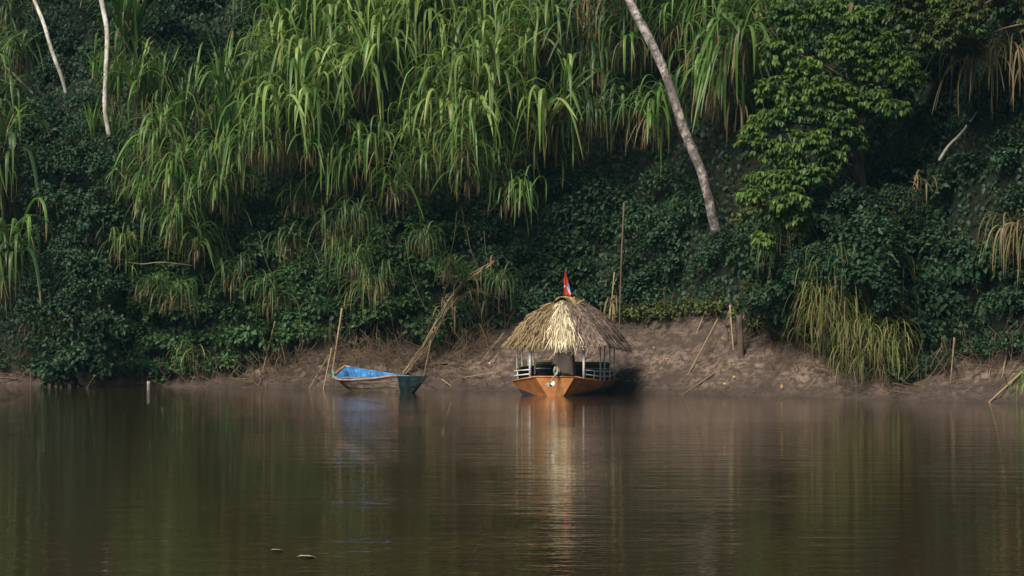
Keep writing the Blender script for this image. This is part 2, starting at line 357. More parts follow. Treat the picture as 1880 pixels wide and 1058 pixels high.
LEAF = np.array([[0, 0, 0], [.5, 0, -.05], [1, 0, -.12], [.22, .30, .05], [.62, .26, .02], [.22, -.30, .05], [.62, -.26, .02]])
LEAF_F = np.array([[0, 3, 1], [3, 4, 1], [4, 2, 1], [0, 1, 5], [5, 1, 6], [6, 1, 2]])
def leaves(mb, pos, tip, nor, size, width=1.0, mi=0, tint=None, rngs=R):
    """ovate leaves at pos, tip direction, face normal"""
    n = len(pos)
    tip = tip / (np.linalg.norm(tip, axis=1)[:, None] + 1e-9)
    sd = np.cross(nor, tip); sd /= np.linalg.norm(sd, axis=1)[:, None] + 1e-9
    nn = np.cross(tip, sd)
    lw = LEAF * np.array([1, width, 1])
    v = pos[:, None, :] + size[:, None, None] * (lw[None, :, 0:1] * tip[:, None] + lw[None, :, 1:2] * sd[:, None] + lw[None, :, 2:3] * nn[:, None] * rngs.uniform(.3, 2, (n, 1, 1)))
    f = (np.arange(n)[:, None, None] * 7 + LEAF_F[None]).reshape(-1, 3)
    tr = rngs.random(n) if tint is None else tint
    tt = np.stack([np.repeat(tr, 7), np.tile(LEAF[:, 0], n), np.repeat(rngs.random(n) * 0.3, 7)], 1)
    mb.add(v.reshape(-1, 3), f, tt, mi)
def unit(n, rngs=R):
    v = rngs.normal(0, 1, (n, 3)); return v / np.linalg.norm(v, axis=1)[:, None]

def shrub_mesh(name, mat, n, rad, lsize, seed, lumps=9, droop=0.6):
    g = np.random.default_rng(seed); mb = MB()
    lc = unit(lumps, g) * np.array(rad) * 0.62; lc[:, 2] = np.abs(lc[:, 2]) * 0.8 - 0.1; lr = g.uniform(.32, .55, lumps) * min(rad)
    w = g.integers(0, lumps, n); u = unit(n, g); u[:, 2] = np.where(u[:, 2] < -.3, -u[:, 2], u[:, 2])
    rr = g.uniform(.72, 1.06, n) ** 0.7
    pos = lc[w] + u * (lr[w] * rr)[:, None]
    nor = u * 0.8 + np.array([0, 0, .75]) + g.normal(0, .45, (n, 3))
    tip = u * 0.7 + np.array([0, 0, -droop]) + g.normal(0, .5, (n, 3))
    leaves(mb, pos, tip, nor, g.uniform(.65, 1.25, n) * lsize, 1.0, 0, np.clip(g.random(n) * .75 + .25 * (g.random(lumps)[w]), 0, 1), g)
    # trailing shoots
    for q in range(7):
        i = g.integers(0, lumps); d = unit(1, g)[0] * .5 + np.array([0, -.3, .25]); p = lc[i] + d * lr[i]
        k = 10; path = p + np.cumsum(np.tile(d * .06, (k, 1)) + np.linspace(0, -.07, k)[:, None] * np.array([0, 0, 1]), 0)
        mb.tube(path, .006, 3, cap=False, mi=1)
        leaves(mb, np.repeat(path, 2, 0), unit(2 * k, g) + np.array([0, 0, -.5]), unit(2 * k, g) + np.array([0, 0, 1]), g.uniform(.6, 1.1, 2 * k) * lsize, 1.0, 0, None, g)
    return mb.mesh(name, [mat, M['stem']])

def cane_meshes(kind, seed, mats):
    """one cane clump: green foliage, dry skirt, stems"""
    g = np.random.default_rng(seed); fm, dm, sm = MB(), MB(), MB()
    ns = {'erect': 4, 'arch': 4, 'droop': 4, 'dry': 3}[kind]
    for q in range(ns):
        ang = g.uniform(0, 6.28); b = np.array([math.cos(ang), math.sin(ang), 0]) * g.uniform(.05, .45)
        lean = np.array([g.normal(0, .22), g.normal(-.32, .2), 1.0]); hgt = g.uniform(.7, 1.7)
        k = 7; tt = np.linspace(0, 1, k)[:, None]
        path = b + tt * lean * hgt + tt ** 2 * np.array([g.normal(0, .15), -.2, -.1]); path[0, 2] -= .3
        sm.tube(path, np.linspace(.022, .012, k), 5, (g.random(), 0, 0))
        nl = {'erect': 11, 'arch': 10, 'droop': 11, 'dry': 10}[kind]
        u = g.uniform(.35, 1, nl); base = b + u[:, None] * lean * hgt + (u ** 2)[:, None] * (path[-1] - b - lean * hgt)
        az = np.where(np.arange(nl) % 2 == 0, 0, math.pi) + g.uniform(0, 6.28) + g.normal(0, .55, nl)
        if kind == 'erect':
            e0 = g.uniform(1.12, 1.5, nl); ln = g.uniform(1.1, 1.9, nl); md = (g.random(nl) < .12).astype(int)
        elif kind == 'arch':
            e0 = g.uniform(.75, 1.35, nl); ln = g.uniform(1.3, 2.5, nl); md = (g.random(nl) < .85).astype(int)
        else:
            e0 = g.uniform(.4, 1.15, nl); ln = g.uniform(1.3, 2.7, nl); md = np.ones(nl, int)
        blades(fm, base, az, e0, ln, g.uniform(.055, .115, nl), md, 11, rngs=g)
        nd = 7 if kind != 'erect' else 3
        base = b + g.uniform(.2, .8, nd)[:, None] * lean * hgt
        blades(dm, base, g.uniform(0, 6.28, nd), g.uniform(-.6, .5, nd), g.uniform(.7, 1.5, nd), g.uniform(.018, .045, nd), np.ones(nd, int), 8, rngs=g)
    return fm.mesh('foliage', mats[0]), dm.mesh('dry_foliage', mats[1]), sm.mesh('stem', M['stalk'])

def put_cane(ms, loc, rz, sc, label, group, name='cane_clump', cat='cane grass'):
    r = tag(obj(name, None, None, loc, (0, 0, rz), sc), label, cat, group)
    r.empty_display_size = .2
    obj('foliage', ms[0], r); obj('dry_foliage', ms[1], r); obj('stem', ms[2], r)
    return r

G = lambda a, b: float(R.uniform(a, b))
CANE = {
 'erect': [cane_meshes('erect', 100 + i, (M['cane'], M['cane_olive'])) for i in range(5)],
 'bright': [cane_meshes('arch', 200 + i, (M['cane_sun_tone'], M['cane_olive'])) for i in range(6)],
 'dark': [cane_meshes('droop', 300 + i, (M['cane_shade_tone'], M['cane_dry'])) for i in range(5)],
 'droop': [cane_meshes('droop', 400 + i, (M['cane'], M['cane_dry'])) for i in range(5)],
 'olive': [cane_meshes('droop', 500 + i, (M['cane' if i % 2 else 'cane_shade_tone'], M['cane_olive'])) for i in range(4)],
 'dry': [cane_meshes('dry', 600 + i, (M['cane_dry'], M['cane_dry'])) for i in range(4)],
}
def field(x0, x1, y0, y1, step, keep=lambda px, py: True, jit=.42):
    for j, py in enumerate(np.arange(y0, y1, step)):
        for px in np.arange(x0 + (step / 2 if j % 2 else 0), x1, step):
            a, b = px + G(-jit, jit) * step, py + G(-jit, jit) * step
            if keep(a, b): yield a, b
def cane_field(kind, label, group, x0, x1, y0, y1, step, sc=(.75, 1.45), keep=lambda px, py: True, out=0.4, thin=-.09, pull=1.5):
    for px, py in field(x0, x1, y0, y1, step, keep):
        p = hit(px, py); p[1] -= out * G(0, 1); c_ = fbm(px / 110.0 + 3, py / 90.0 + 8, 2)
        if c_ < thin: continue
        p = P(px, py, p[1] - max(0, c_ - thin) * 3.6 - pull)
        put_cane(CANE[kind][rnd.randrange(len(CANE[kind]))], p, G(-.7, .7) + .3, G(*sc), label, group)

# upper slope
cane_field('erect', 'upright green cane clump with folded leaf tips right of the tall pale trunk', 'upright cane on the upper left slope', 205, 560, 100, 305, 48)
cane_field('bright', 'arching bright green cane clump with sunlight in its leaf colour high on the slope above both boats', 'bright arching cane above the boats', 500, 1010, 40, 310, 48, thin=-.2)
cane_field('dark', 'dull green drooping cane clump with shade in its leaf colour left of the leaning trunk', 'shade toned cane beside the leaning trunk', 1000, 1190, 60, 290, 60, thin=-.05)
cane_field('droop', 'drooping green cane clump crowding the lower leaning mottled trunk', 'drooping cane round the leaning trunk', 1180, 1420, 40, 300, 52, out=.7, keep=lambda px, py: abs(px - (1150 + py * .38)) > 38 or rnd.random() < .3)
cane_field('olive', 'dull green cane clump hanging at the far left edge of the jungle', 'dull green cane at the left edge', -70, 28, 190, 560, 52, thin=-.4)
cane_field('droop', 'hanging cane clump where the cane meets the leafy shrubs above the blue canoe', 'hanging cane along the shrub line', 250, 960, 310, 410, 56, (.6, 1.0), thin=-.3, pull=1.9)
cane_field('droop', 'small hanging cane clump over the dark shrubs right of the vine smothered tree', 'hanging cane at lower left', 235, 345, 360, 470, 52, (.55, .75), out=1.0, thin=-.4, pull=.9)
for px, py in [q for q in field(440, 1420, -60, 30, 62)] + [q for q in field(-40, 60, -40, 160, 55)]:
    p = hit(px, py); put_cane(CANE['bright' if 480 < px < 1000 else 'dark'][rnd.randrange(5)], p, G(-.6, .6), G(.8, 1.1), 'cane clump cut by the top edge of the view', 'cane along the top edge')

# shrubs and vines
SHR = {
 'vine': [shrub_mesh('leafy_shrub', M['vine'], 620, (.95, .7, .75), .115 + .02 * i, 700 + i) for i in range(5)],
 'dark': [shrub_mesh('leafy_shrub', M['vine_dark'], 640, (.95, .7, .8), .10 + .018 * i, 720 + i) for i in range(5)],
 'olive': [shrub_mesh('leafy_shrub', M['vine_olive'], 560, (.9, .65, .75), .105 + .022 * i, 740 + i) for i in range(4)],
}
def shrub_field(kind, label, group, x0, x1, y0, y1, step, sc=(.75, 1.1), keep=lambda px, py: True, out=.25, name='leafy_shrub', cat='shrub', pull=0):
    for px, py in field(x0, x1, y0, y1, step, keep):
        p = hit(px, py); p[1] -= out * G(.2, 1.3)
        if pull: p = P(px, py, p[1] - pull)
        o = obj(name, SHR[kind][rnd.randrange(len(SHR[kind]))], None, p, (G(-.3, .3), G(-.3, .3), G(0, 6.28)), G(*sc)); tag(o, label, cat, group)
cane_field('dark', 'thin cane clump poking out between the broad leaved shrubs at left', 'cane among the lower shrubs', 230, 900, 440, 610, 88, (.45, .75), out=.6, thin=-.3, pull=.8)
vb = lambda px: float(np.interp(px, VBK_X, VBK_Y))
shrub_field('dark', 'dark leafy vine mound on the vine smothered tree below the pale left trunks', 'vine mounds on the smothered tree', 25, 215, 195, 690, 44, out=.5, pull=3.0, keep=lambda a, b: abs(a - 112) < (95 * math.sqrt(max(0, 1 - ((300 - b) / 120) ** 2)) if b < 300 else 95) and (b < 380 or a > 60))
shrub_field('vine', 'glossy broad leaved shrub on the lower slope behind the blue canoe', 'broad leaved shrubs above the canoe', 215, 900, 400, 690, 46, keep=lambda a, b: b < vb(a) - 26)
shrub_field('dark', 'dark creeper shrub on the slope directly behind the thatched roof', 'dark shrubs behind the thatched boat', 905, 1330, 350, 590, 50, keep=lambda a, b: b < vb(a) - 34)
shrub_field('olive', 'dull olive shrub hanging on the bank below the right hand tree', 'olive shrubs below the right tree', 1370, 1660, 400, 690, 46, keep=lambda a, b: b < vb(a) - 32)
shrub_field('dark', 'dark shrub in the shaded hollow at the right edge', 'shrubs in the shaded hollow', 1660, 1920, 420, 690, 52, keep=lambda a, b: b < vb(a) - 32)
for q_, (x0, x1, kd, lb, gp) in enumerate([(215, 480, 'vine', 'leafy shrub overhanging the waterline at lower left', 'shrubs overhanging the water at left'), (-30, 215, 'dark', 'dark shrub hanging low over the thin mud strip at far left', 'shrubs over the far left mud'), (1390, 1560, 'olive', 'olive creeper trailing onto the mud below the right tree', 'creepers trailing on the right mud'), (1150, 1345, 'olive', 'small olive shrub rooted on the lip above the mud right of the roof', 'small shrubs on the scarp lip'), (1640, 1900, 'dark', 'dark trailing shrub at the foot of the shaded hollow', 'shrubs at the foot of the hollow')]):
    for px in np.arange(x0, x1, 40):
        p = hit(px, vb(px) - 20); p[1] -= .35; tag(obj('leafy_shrub', SHR[kd][rnd.randrange(4)], None, p + np.array([0, 0, -.1]), (0, 0, G(0, 6.28)), G(.55, .8)), lb, 'shrub', gp)
shrub_field('dark', 'small leaved dark tree crown at the top left behind the tall pale trunk', 'dark crowns at the top left', 80, 500, -40, 130, 52)
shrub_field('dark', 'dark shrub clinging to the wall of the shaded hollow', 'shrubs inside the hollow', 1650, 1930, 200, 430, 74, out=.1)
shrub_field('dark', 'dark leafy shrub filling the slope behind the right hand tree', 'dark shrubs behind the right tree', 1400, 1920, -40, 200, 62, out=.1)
shrub_field('dark', 'climbing vine mass covering the foot of the right hand tree', 'climbing vines on the right tree', 1385, 1660, 360, 665, 50, out=.7, pull=1.7, keep=lambda a, b: b < vb(a) - 30 and (b < 560 or a < 1470), name='climbing_vine', cat='vine')


# ground hugging creeper over the whole planted part of the bank
mb = MB(); n = 60000
cx = R.uniform(-20, 16, n * 2); cd = R.uniform(.3, 13, n * 2); cy = ys(cx) + cd; cz = H(cx, cy)
qx = cx / cy * F_PX + 940; qy = HZ - (cz - CAM_H) / cy * F_PX
keep = (qy < np.interp(qx, VBK_X, VBK_Y) - 22 + 30 * vnoise(cx * 1.5, cy * 1.5)) & (vnoise(cx * .9 + 40, cy * .9) > -.34)
cx, cy, cz = cx[keep][:n], cy[keep][:n], cz[keep][:n]; n = len(cx)
pos = np.stack([cx, cy - R.uniform(.02, .3, n), cz + R.uniform(0, .12, n)], 1)
leaves(mb, pos, unit(n) * .6 + np.array([0, -.3, -.7]), unit(n) * .5 + np.array([-.1, -.7, .6]), R.uniform(.09, .19, n))
tag(obj('ground_creeper', mb.mesh('ground_creeper', M['vine_dark'])), 'low creeper leaves carpeting the slope between the shrubs', kind='stuff')

# ------------------------------------------------------------------ trees
def tree_crown_mesh(name, mat, centres, lsize, seed, per=9, ros=26):
    """crown of drooping rosettes round each cluster centre"""
    g = np.random.default_rng(seed); mb = MB()
    for c, r in centres:
        u = unit(ros, g); u[:, 2] = np.where(u[:, 2] < -.6, -u[:, 2] * .6, u[:, 2])
        pc = np.array(c) + u * r * g.uniform(.4, 1.1, (ros, 1)) * np.array([1.15, .9, .95]); cl = g.random()
        for p, d in zip(pc, u):
            az = np.arange(per) / per * 6.283 + g.uniform(0, 6.28)
            dr = g.uniform(.5, 1.7); tip = np.stack([np.cos(az), np.sin(az), np.full(per, -dr) + g.normal(0, .35, per)], 1) + d * .35 + g.normal(0, .22, (per, 3))
            nor = np.stack([np.cos(az) * dr, np.sin(az) * dr, np.ones(per)], 1)
            off = np.stack([np.cos(az), np.sin(az), np.zeros(per)], 1) * .03
            leaves(mb, p + off, tip, nor, g.uniform(.75, 1.2, per) * lsize, .78, 0, np.clip(g.uniform(-.15, .55) + .45 * cl + g.normal(0, .1, per), 0, 1), g)
    return mb

def limb_path(a, b, sag=.15, n=7):
    a, b = np.array(a), np.array(b); m = (a + b) / 2 + np.array([G(-.15, .15), G(-.1, .1), sag]); return spline([a, m, b], n)

# right hand leafy tree leaning out from the bank
root = P(1560, 560, 71.9)
tr = tag(obj('leafy_tree', None, None, root), 'large leafy tree with yellow green drooping leaves right of the leaning trunk', 'tree')
cl = [(1432, 95, .50), (1470, 45, .50), (1520, 20, .55), (1590, 40, .5), (1650, 30, .5), (1700, 75, .48), (1545, 95, .52), (1480, 130, .46), (1425, 165, .42), (1405, 225, .42), (1455, 200, .45), (1520, 165, .48),
      (1590, 135, .5), (1650, 115, .42), (1610, 180, .42), (1550, 225, .46), (1490, 260, .45), (1420, 275, .44), (1395, 330, .36), (1440, 335, .42), (1560, 260, .36), (1500, 320, .36), (1425, 390, .36), (1470, 400, .34), (1400, 440, .28), (1760, 45, .48), (1730, 10, .45), (1440, 20, .4), (1560, 50, .5), (1625, 75, .45), (1670, 140, .35), (1640, 200, .35), (1575, 180, .45), (1520, 215, .45), (1470, 165, .4), (1430, 215, .4), (1380, 250, .34), (1450, 300, .42), (1530, 290, .36), (1385, 360, .32), (1455, 370, .36)]
cents = [(P(a, b, 70.6 + .0042 * (330 - b) + G(-.35, .35)), r) for a, b, r in cl]
top = P(1560, 110, 72.6)
mb = MB(); tp = spline([root, P(1585, 400, 72.2), P(1570, 240, 72.4), top, top + np.array([.1, .3, 1.6])], 16)
mb.tube(tp, np.linspace(.20, .07, 16), 9, wob=.08); centred(mb, 'trunk', M['stump'], tr, root)
mb = MB()
for c, r in cents:
    j = int(np.argmin(np.linalg.norm(tp - (np.array(c) - np.array([0, 0, .6])), axis=1))); mb.tube(limb_path(tp[j], c, .2), np.linspace(.05, .012, 7), 5)
centred(mb, 'branches', M['stump'], tr, root)
mb = tree_crown_mesh('crown', M['tree'], cents, .19, 31, 7, 64); centred(mb, 'crown', M['tree'], tr, root)

root = P(1990, 590, 67.5)
tr = tag(obj('leafy_tree', None, None, root), 'brownish green tree crown overhanging the dark hollow at the top right corner', 'tree')
cents = [(P(a, b, 68.2 + G(-.6, .6)), r) for a, b, r in [(1670, 10, .5), (1720, 60, .5), (1770, 20, .55), (1700, -50, .6), (1790, -60, .7), (1850, -10, .6), (1880, -90, .8), (1770, 85, .35), (1640, -40, .5), (1740, -130, .8), (1840, -170, .9), (1930, 30, .7), (1950, -80, .8), (1660, -120, .7), (1600, -80, .6), (1560, -150, .7)]]
tp = spline([root, P(1980, 300, 67.4), P(1930, 60, 67.8), P(1860, -60, 68.0), P(1790, -140, 68.2)], 16)
mb = MB(); mb.tube(tp, np.linspace(.22, .06, 16), 9, wob=.08); centred(mb, 'trunk', M['stump'], tr, root)
mb = MB()
for c, r in cents:
    j = int(np.argmin(np.linalg.norm(tp - (np.array(c) - np.array([0, 0, .4])), axis=1))); mb.tube(limb_path(tp[j], c, .15), np.linspace(.04, .012, 7), 5)
centred(mb, 'branches', M['stump'], tr, root)
mb = tree_crown_mesh('crown', M['vine_olive'], cents, .17, 33, 7, 90); centred(mb, 'crown', M['vine_olive'], tr, root)

def trunk_tree(label, px, rad, mat, y0, crown_at, crown_r, seed, leafmat):
    pts = [P(a, b, y0 + dy) for a, b, dy in px]
    base = pts[0]; r = tag(obj('jungle_tree', None, None, base), label, 'tree')
    mb = MB(); n = 26; path = spline(pts, n); mb.tube(path, np.linspace(rad[0], rad[1], n), 12, wob=.07); centred(mb, 'trunk', mat, r, base)
    e = path[-1]; cen = [(e + np.array(o) * crown_r, crown_r * .6) for o in ((0, 0, .4), (.7, .2, .1), (-.7, .1, .2), (.2, .7, .5), (-.2, -.3, .7))]
    mb = MB()
    for c, _ in cen: mb.tube(limb_path(e, c, .1), np.linspace(rad[1] * .8, .02, 7), 5)
    centred(mb, 'branches', mat, r, base)
    mb = tree_crown_mesh('crown', leafmat, cen, .2, seed, 7, 60); centred(mb, 'crown', leafmat, r, base)
yl = hit(1310, 420)[1] - 1.3
trunk_tree('thick mottled grey tree trunk leaning left from above the thatched roof', [(1316, 430, .3), (1306, 385, .1), (1288, 315, -.2), (1255, 235, -.4), (1218, 125, -.4), (1165, 20, -.3), (1120, -80, -.1), (1085, -190, .1)], (.15, .115), M['bark'], yl, None, 1.6, 41, M['vine'])
tag(obj('leafy_shrub', SHR['dark'][1], None, P(1330, 448, yl - .35), (0, 0, 1.0), .8), 'dark leafy shrub hiding the foot of the leaning mottled trunk', 'shrub')
yl = hit(200, 275)[1] - 3.2
trunk_tree('tall pale slender tree trunk with a slight bend at the upper left', [(206, 285, .2), (200, 250, 0), (192, 200, 0), (194, 130, 0), (196, 60, 0), (186, 5, .1), (172, -60, .3), (160, -160, .6)], (.068, .085), M['bark_pale'], yl, None, 1.5, 42, M['vine'])
yl = hit(120, 170)[1] - 1.6
trunk_tree('thin pale tree trunk leaning left at the top left corner', [(122, 175, .2), (112, 140, 0), (95, 95, 0), (80, 45, 0), (62, 0, .2), (40, -60, .4), (15, -150, .8)], (.065, .065), M['bark_pale'], yl, None, 1.4, 43, M['vine'])

def stick(name, label, cat, pts, rad, mat='stalk', tone=None, n=10, group=None, nodes=False):
    path = spline([np.array(p) for p in pts], n); mb = MB()
    rr = np.linspace(rad, rad * .6, n)
    if nodes: rr = rr * (1 + .25 * (np.arange(n) % 3 == 0))
    mb.tube(path, rr, 6, (rnd.random() if tone is None else tone, 0, 0), wob=.06)
    return tag(centred(mb, name, M[mat]), label, cat, group)

# branches among the plants
yb = hit(40, 160)[1] - 2.0
stick('bare_branch', 'dark bare branch slanting in from the far left edge', 'branch', [P(-30, 92, yb), P(5, 118, yb), P(40, 152, yb), P(78, 190, yb + .3)], .055, 'bark', n=12)
yb = hit(1750, 250)[1] - 1.6
stick('bare_branch', 'pale crooked branch crossing the dark hollow at upper right', 'branch', [P(1725, 295, yb), P(1742, 268, yb), P(1765, 245, yb), P(1795, 205, yb + .3)], .05, 'bark_pale', n=10)
yb = hit(330, 490)[1] - 1.6
def fallen_cane(label, pts, tufts, group='fallen cane stems over the left shrubs'):
    path = spline(pts, 16); r = tag(obj('fallen_cane', None, None, path[0]), label, 'cane grass', group)
    mb = MB(); mb.tube(path, np.linspace(.022, .014, 16), 6, (.8, 0, 0)); centred(mb, 'stem', M['stalk'], r, path[0])
    mb = MB()
    for t, cnt in tufts:
        b = path[int(t * 15)]
        base = np.tile(b, (cnt, 1)) + R.normal(0, .08, (cnt, 3))
        blades(mb, base, R.uniform(0, 6.28, cnt), R.uniform(-.1, 1.0, cnt), R.uniform(.6, 1.25, cnt), R.uniform(.025, .05, cnt), np.ones(cnt, int), 9)
    centred(mb, 'foliage', M['cane'], r, path[0])
fallen_cane('fallen cane stem lying level over the shrubs at lower left, upper of two', [P(235, 482, yb), P(262, 485, yb), P(300, 482, yb), P(378, 491, yb + .3)], [(.05, 22)])
fallen_cane('fallen cane stem sagging between two green tufts at lower left, lower of two', [P(480, 492, yb + .2), P(455, 510, yb), P(435, 522, yb), P(370, 523, yb), P(310, 517, yb), P(285, 508, yb)], [(.25, 14), (.72, 20), (.95, 22)])
yb = hit(330, 400)[1] - 2.3
stick('bare_branch', 'thin pale dead stem slanting down through the left cane', 'branch', [P(212, 308, yb), P(245, 343, yb), P(290, 368, yb)], .022, tone=.9)

# ------------------------------------------------------------------ dead stalks, sticks, stumps on the bank
def ground(px, py): return hit(px, py)
def bank_stick(label, a, b, rad, lift=.6, tone=.8, name='dead_cane_stalk', cat='dead stalk', mid=None, mat='stalk', group=None):
    pb = ground(*b); pa = P(a[0], a[1], pb[1] + lift)
    g = ground(*a)
    if pa[1] > g[1] - .05: pa = P(a[0], a[1], g[1] - .05)
    pts = [pa]
    if mid: pts.append(P(mid[0], mid[1], (pa[1] + pb[1]) / 2))
    pts.append(pb); dv = pts[-1] - pts[-2]; pts[-1] = pb + dv / np.linalg.norm(dv) * .12
    return stick(name, label, cat, pts, rad, mat, tone, 10, group, True)
bank_stick('straight pale cane stalk standing behind the stern of the blue canoe', (628, 566), (609, 690), .028, .5, .95)
bank_stick('pale cane stalk planted in the mud just left of the blue canoe', (609, 640), (594, 714), .024, .4, .85)
bank_stick('thin stalk slanting into the waterline left of the blue canoe', (604, 652), (571, 708), .02, .4, .75)
bank_stick('long pale stalk slanting up right from behind the canoe bow', (806, 592), (741, 690), .026, 1.2, .9)
bank_stick('thin dead stalk standing upright above the canoe bow', (794, 612), (778, 690), .018, .6, .7)
bank_stick('crooked branch lying level on the mud above the canoe bow', (822, 667), (702, 682), .024, .3, .45, 'bare_branch', 'branch', (770, 670))
bank_stick('dark thin bare pole standing tall behind the thatched roof', (1146, 372), (1137, 612), .03, .6, .05, 'bare_pole', 'pole', (1140, 500))
bank_stick('broken pale stalk pointing up left of the dark pole', (1115, 486), (1098, 515), .022, .4, .9)
bank_stick('pale stalk slanting down beside the right of the dark pole', (1160, 488), (1146, 562), .026, .3, .7)
bank_stick('tan stalk crossing behind the right end of the thatched roof', (1136, 500), (1105, 590), .026, .4, .8)
bank_stick('reddish thin stalk arching level behind the roof ridge', (1135, 546), (1060, 560), .018, .2, .35, mid=(1095, 545))
bank_stick('leaning pale stalk rising from the mud right of the boat', (1318, 586), (1261, 692), .024, .7, .6)
bank_stick('thin pale stalk leaning on the mossy scarp right of the roof', (1313, 529), (1273, 625), .02, .6, .85)
bank_stick('upright peeled stalk beside the grey stump', (1340, 560), (1347, 648), .026, .2, .95)
bank_stick('long dark branch running down the mud into the river', (1347, 655), (1252, 725), .032, 1.6, .25, 'bare_branch', 'branch', (1305, 690))
bank_stick('pale branch poking into the river at the far right edge', (1880, 680), (1812, 742), .034, .7, .7, 'bare_branch', 'branch')
bank_stick('dead stalk slanting to the waterline at lower left, longest of three', (158, 650), (97, 706), .026, .6, .55)
bank_stick('dead stalk lying close below the longest slanting one at lower left', (138, 665), (92, 706), .022, .4, .45)
bank_stick('short dead stalk slanting right of the other lower left stalks', (228, 668), (170, 705), .022, .5, .6)
bank_stick('dark stake standing in the mud at the lower left', (57, 674), (57, 705), .022, .05, .1, 'stake', 'stake')
bank_stick('dark driftwood branch lying along the mud at the left edge', (-20, 697), (45, 698), .04, .1, .05, 'bare_branch', 'branch', (10, 694))
bank_stick('pale stalk glimpsed under the thatched roof left of the motor', (1038, 626), (1002, 668), .024, .5, .95)
bank_stick('tan stalk glimpsed under the thatched roof right of the motor', (1083, 636), (1067, 672), .028, .5, .6)
bank_stick('curved stalk hanging under the right side of the thatched roof', (1104, 628), (1100, 676), .024, .3, .7)
bank_stick('grey stalk leaning on the mud left of the thatched boat', (975, 572), (955, 600), .022, .4, .5)
bank_stick('dead stalk slanting across the mud just left of the thatched boat', (925, 612), (885, 662), .022, .6, .6)
bank_stick('straw coloured stick lying on the mud right of the canoe bow', (812, 697), (828, 709), .022, .05, .95)
bank_stick('thin twig lying on the mud between the two boats', (918, 683), (858, 692), .018, .1, .7)
bank_stick('dead stalk standing among the roots at lower left centre', (505, 590), (478, 700), .022, .5, .5)
bank_stick('slanting pale stalk among the dry roots left of the canoe', (690, 575), (630, 640), .02, .5, .75)
bank_stick('dead stalk at the foot of the shaded right hand bank', (1752, 620), (1745, 700), .024, .2, .45)
bank_stick('bent tan stalk under the shrubs at the right edge', (1852, 630), (1840, 690), .03, .3, .6)

for q in range(18):
    px = G(230, 900); py = G(330, 470); L = G(60, 150); yy = hit(px, py)[1] - G(1.2, 2.0); dx = G(-45, 60)
    stick('hanging_stem', 'thin brown dead stem hanging down through the dark shrubs', 'dead stem', [P(px, py, yy), P(px + dx * .3, py + L * .5, yy - .1), P(px + dx, py + L, yy)], G(.005, .010), tone=G(.2, .7), n=8, group='dead stems in the shrubs')
b = ground(1361, 652); mb = MB()
mb.tube(spline([b - np.array([0, 0, .3]), b + np.array([-.02, 0, .4]), b + np.array([-.05, 0, 1.08])], 9), np.linspace(.10, .08, 9), 10, wob=.16)
tag(centred(mb, 'wooden_post', M['stump']), 'weathered grey wooden post standing in the mud below the right tree', 'post')
b = ground(1338, 600); mb = MB(); mb.tube(spline([b, b + np.array([.02, 0, .45])], 5), np.linspace(.09, .05, 5), 8, wob=.2)
tag(centred(mb, 'stump', M['stump']), 'short broken stump beside the grey post', 'stump')
yb = float(ys(-10.8)) - .25; b = P(272, 709, yb); mb = MB(); mb.tube(spline([b - np.array([0, 0, .2]), b + np.array([0.02, 0, .15])], 5), np.linspace(.055, .05, 5), 8, wob=.15)
tag(centred(mb, 'cut_stake', M['palewood']), 'pale cut stake sticking out of the river at left', 'stake')
for q, (px, py, w) in enumerate([(1226, 661, 'high on the mud right of the roof'), (1152, 702, 'on the mud close beside the boat hull'), (1163, 700, 'on the mud a step right of the boat hull'), (1346, 694, 'near the lower end of the dark branch'), (1328, 707, 'just above the water below the grey post'), (1434, 716, 'standing upright at the waterline below the right tree'), (897, 669, 'on the mud left of the thatched boat'), (1200, 640, 'beside the sandy scarp behind the boat')]):
    p = ground(px, py); mb = MB(); up = q == 5
    leaves(mb, p[None] + np.array([0, -.04, .05]), np.array([[.1, -.2, 1.0]]) if up else np.array([[G(-1, 1), -.6, -.2]]), np.array([[-.3, -1, .2]]) if up else np.array([[-.2, -.6, .7]]), np.array([.12 if up else .09]), 1.1)
    tag(centred(mb, 'fallen_leaf', M['leafyellow'], None, p), 'yellow fallen leaf ' + w, 'leaf', 'yellow leaves on the mud')

for px, py, L, w in [(545, 1024, .20, 'pale leaf floating on the river near the bottom of the view, right of its companion'), (497, 1012, .13, 'smaller pale leaf floating on the river left of the larger floating leaf')]:
    yy = CAM_H * F_PX / (py - HZ); p = P(px, py, yy); p[2] = .012; mb = MB(); leaves(mb, p[None], np.array([[1.0, .25, 0]]), np.array([[0, 0, 1.0]]), np.array([L]), .9)
    tag(centred(mb, 'floating_leaf', M['palewood'], None, p), w, 'leaf', 'leaves floating on the river')
# tangle of dry roots and twigs at the foot of the plants
mb = MB(); cnt = 0
while cnt < 1500:
    px = G(-20, 1900); w = 1.0 if 440 < px < 900 else (.55 if px < 440 else (.10 if px < 1330 else .4))
    if rnd.random() > w: continue
    py = vb(px) + float(R.normal(8, 24)); 
    if px > 900 and px < 1330: py = min(py, vb(px) + 10)
    if py > np.interp(px, [0, 940, 1880], [704, 716, 738]): continue
    a = hit(px, py); L = G(.25, 1.0); d = np.array([R.normal(0, .5), -G(.05, .35), R.normal(.45, .4)]); d /= np.linalg.norm(d)
    m = a + d * L * .5 + np.array([R.normal(0, .05), -.03, R.normal(0, .05)]); e = a + d * L
    mb.tube([a - d * .05, m, e], [G(.006, .012)] * 3, 4, (G(0, .45), 0, 0), cap=False); cnt += 1
tag(obj('dry_root_tangle', mb.mesh('dry_root_tangle', M['stalk'])), 'tangle of dry roots and twigs at the foot of the plants', kind='stuff')

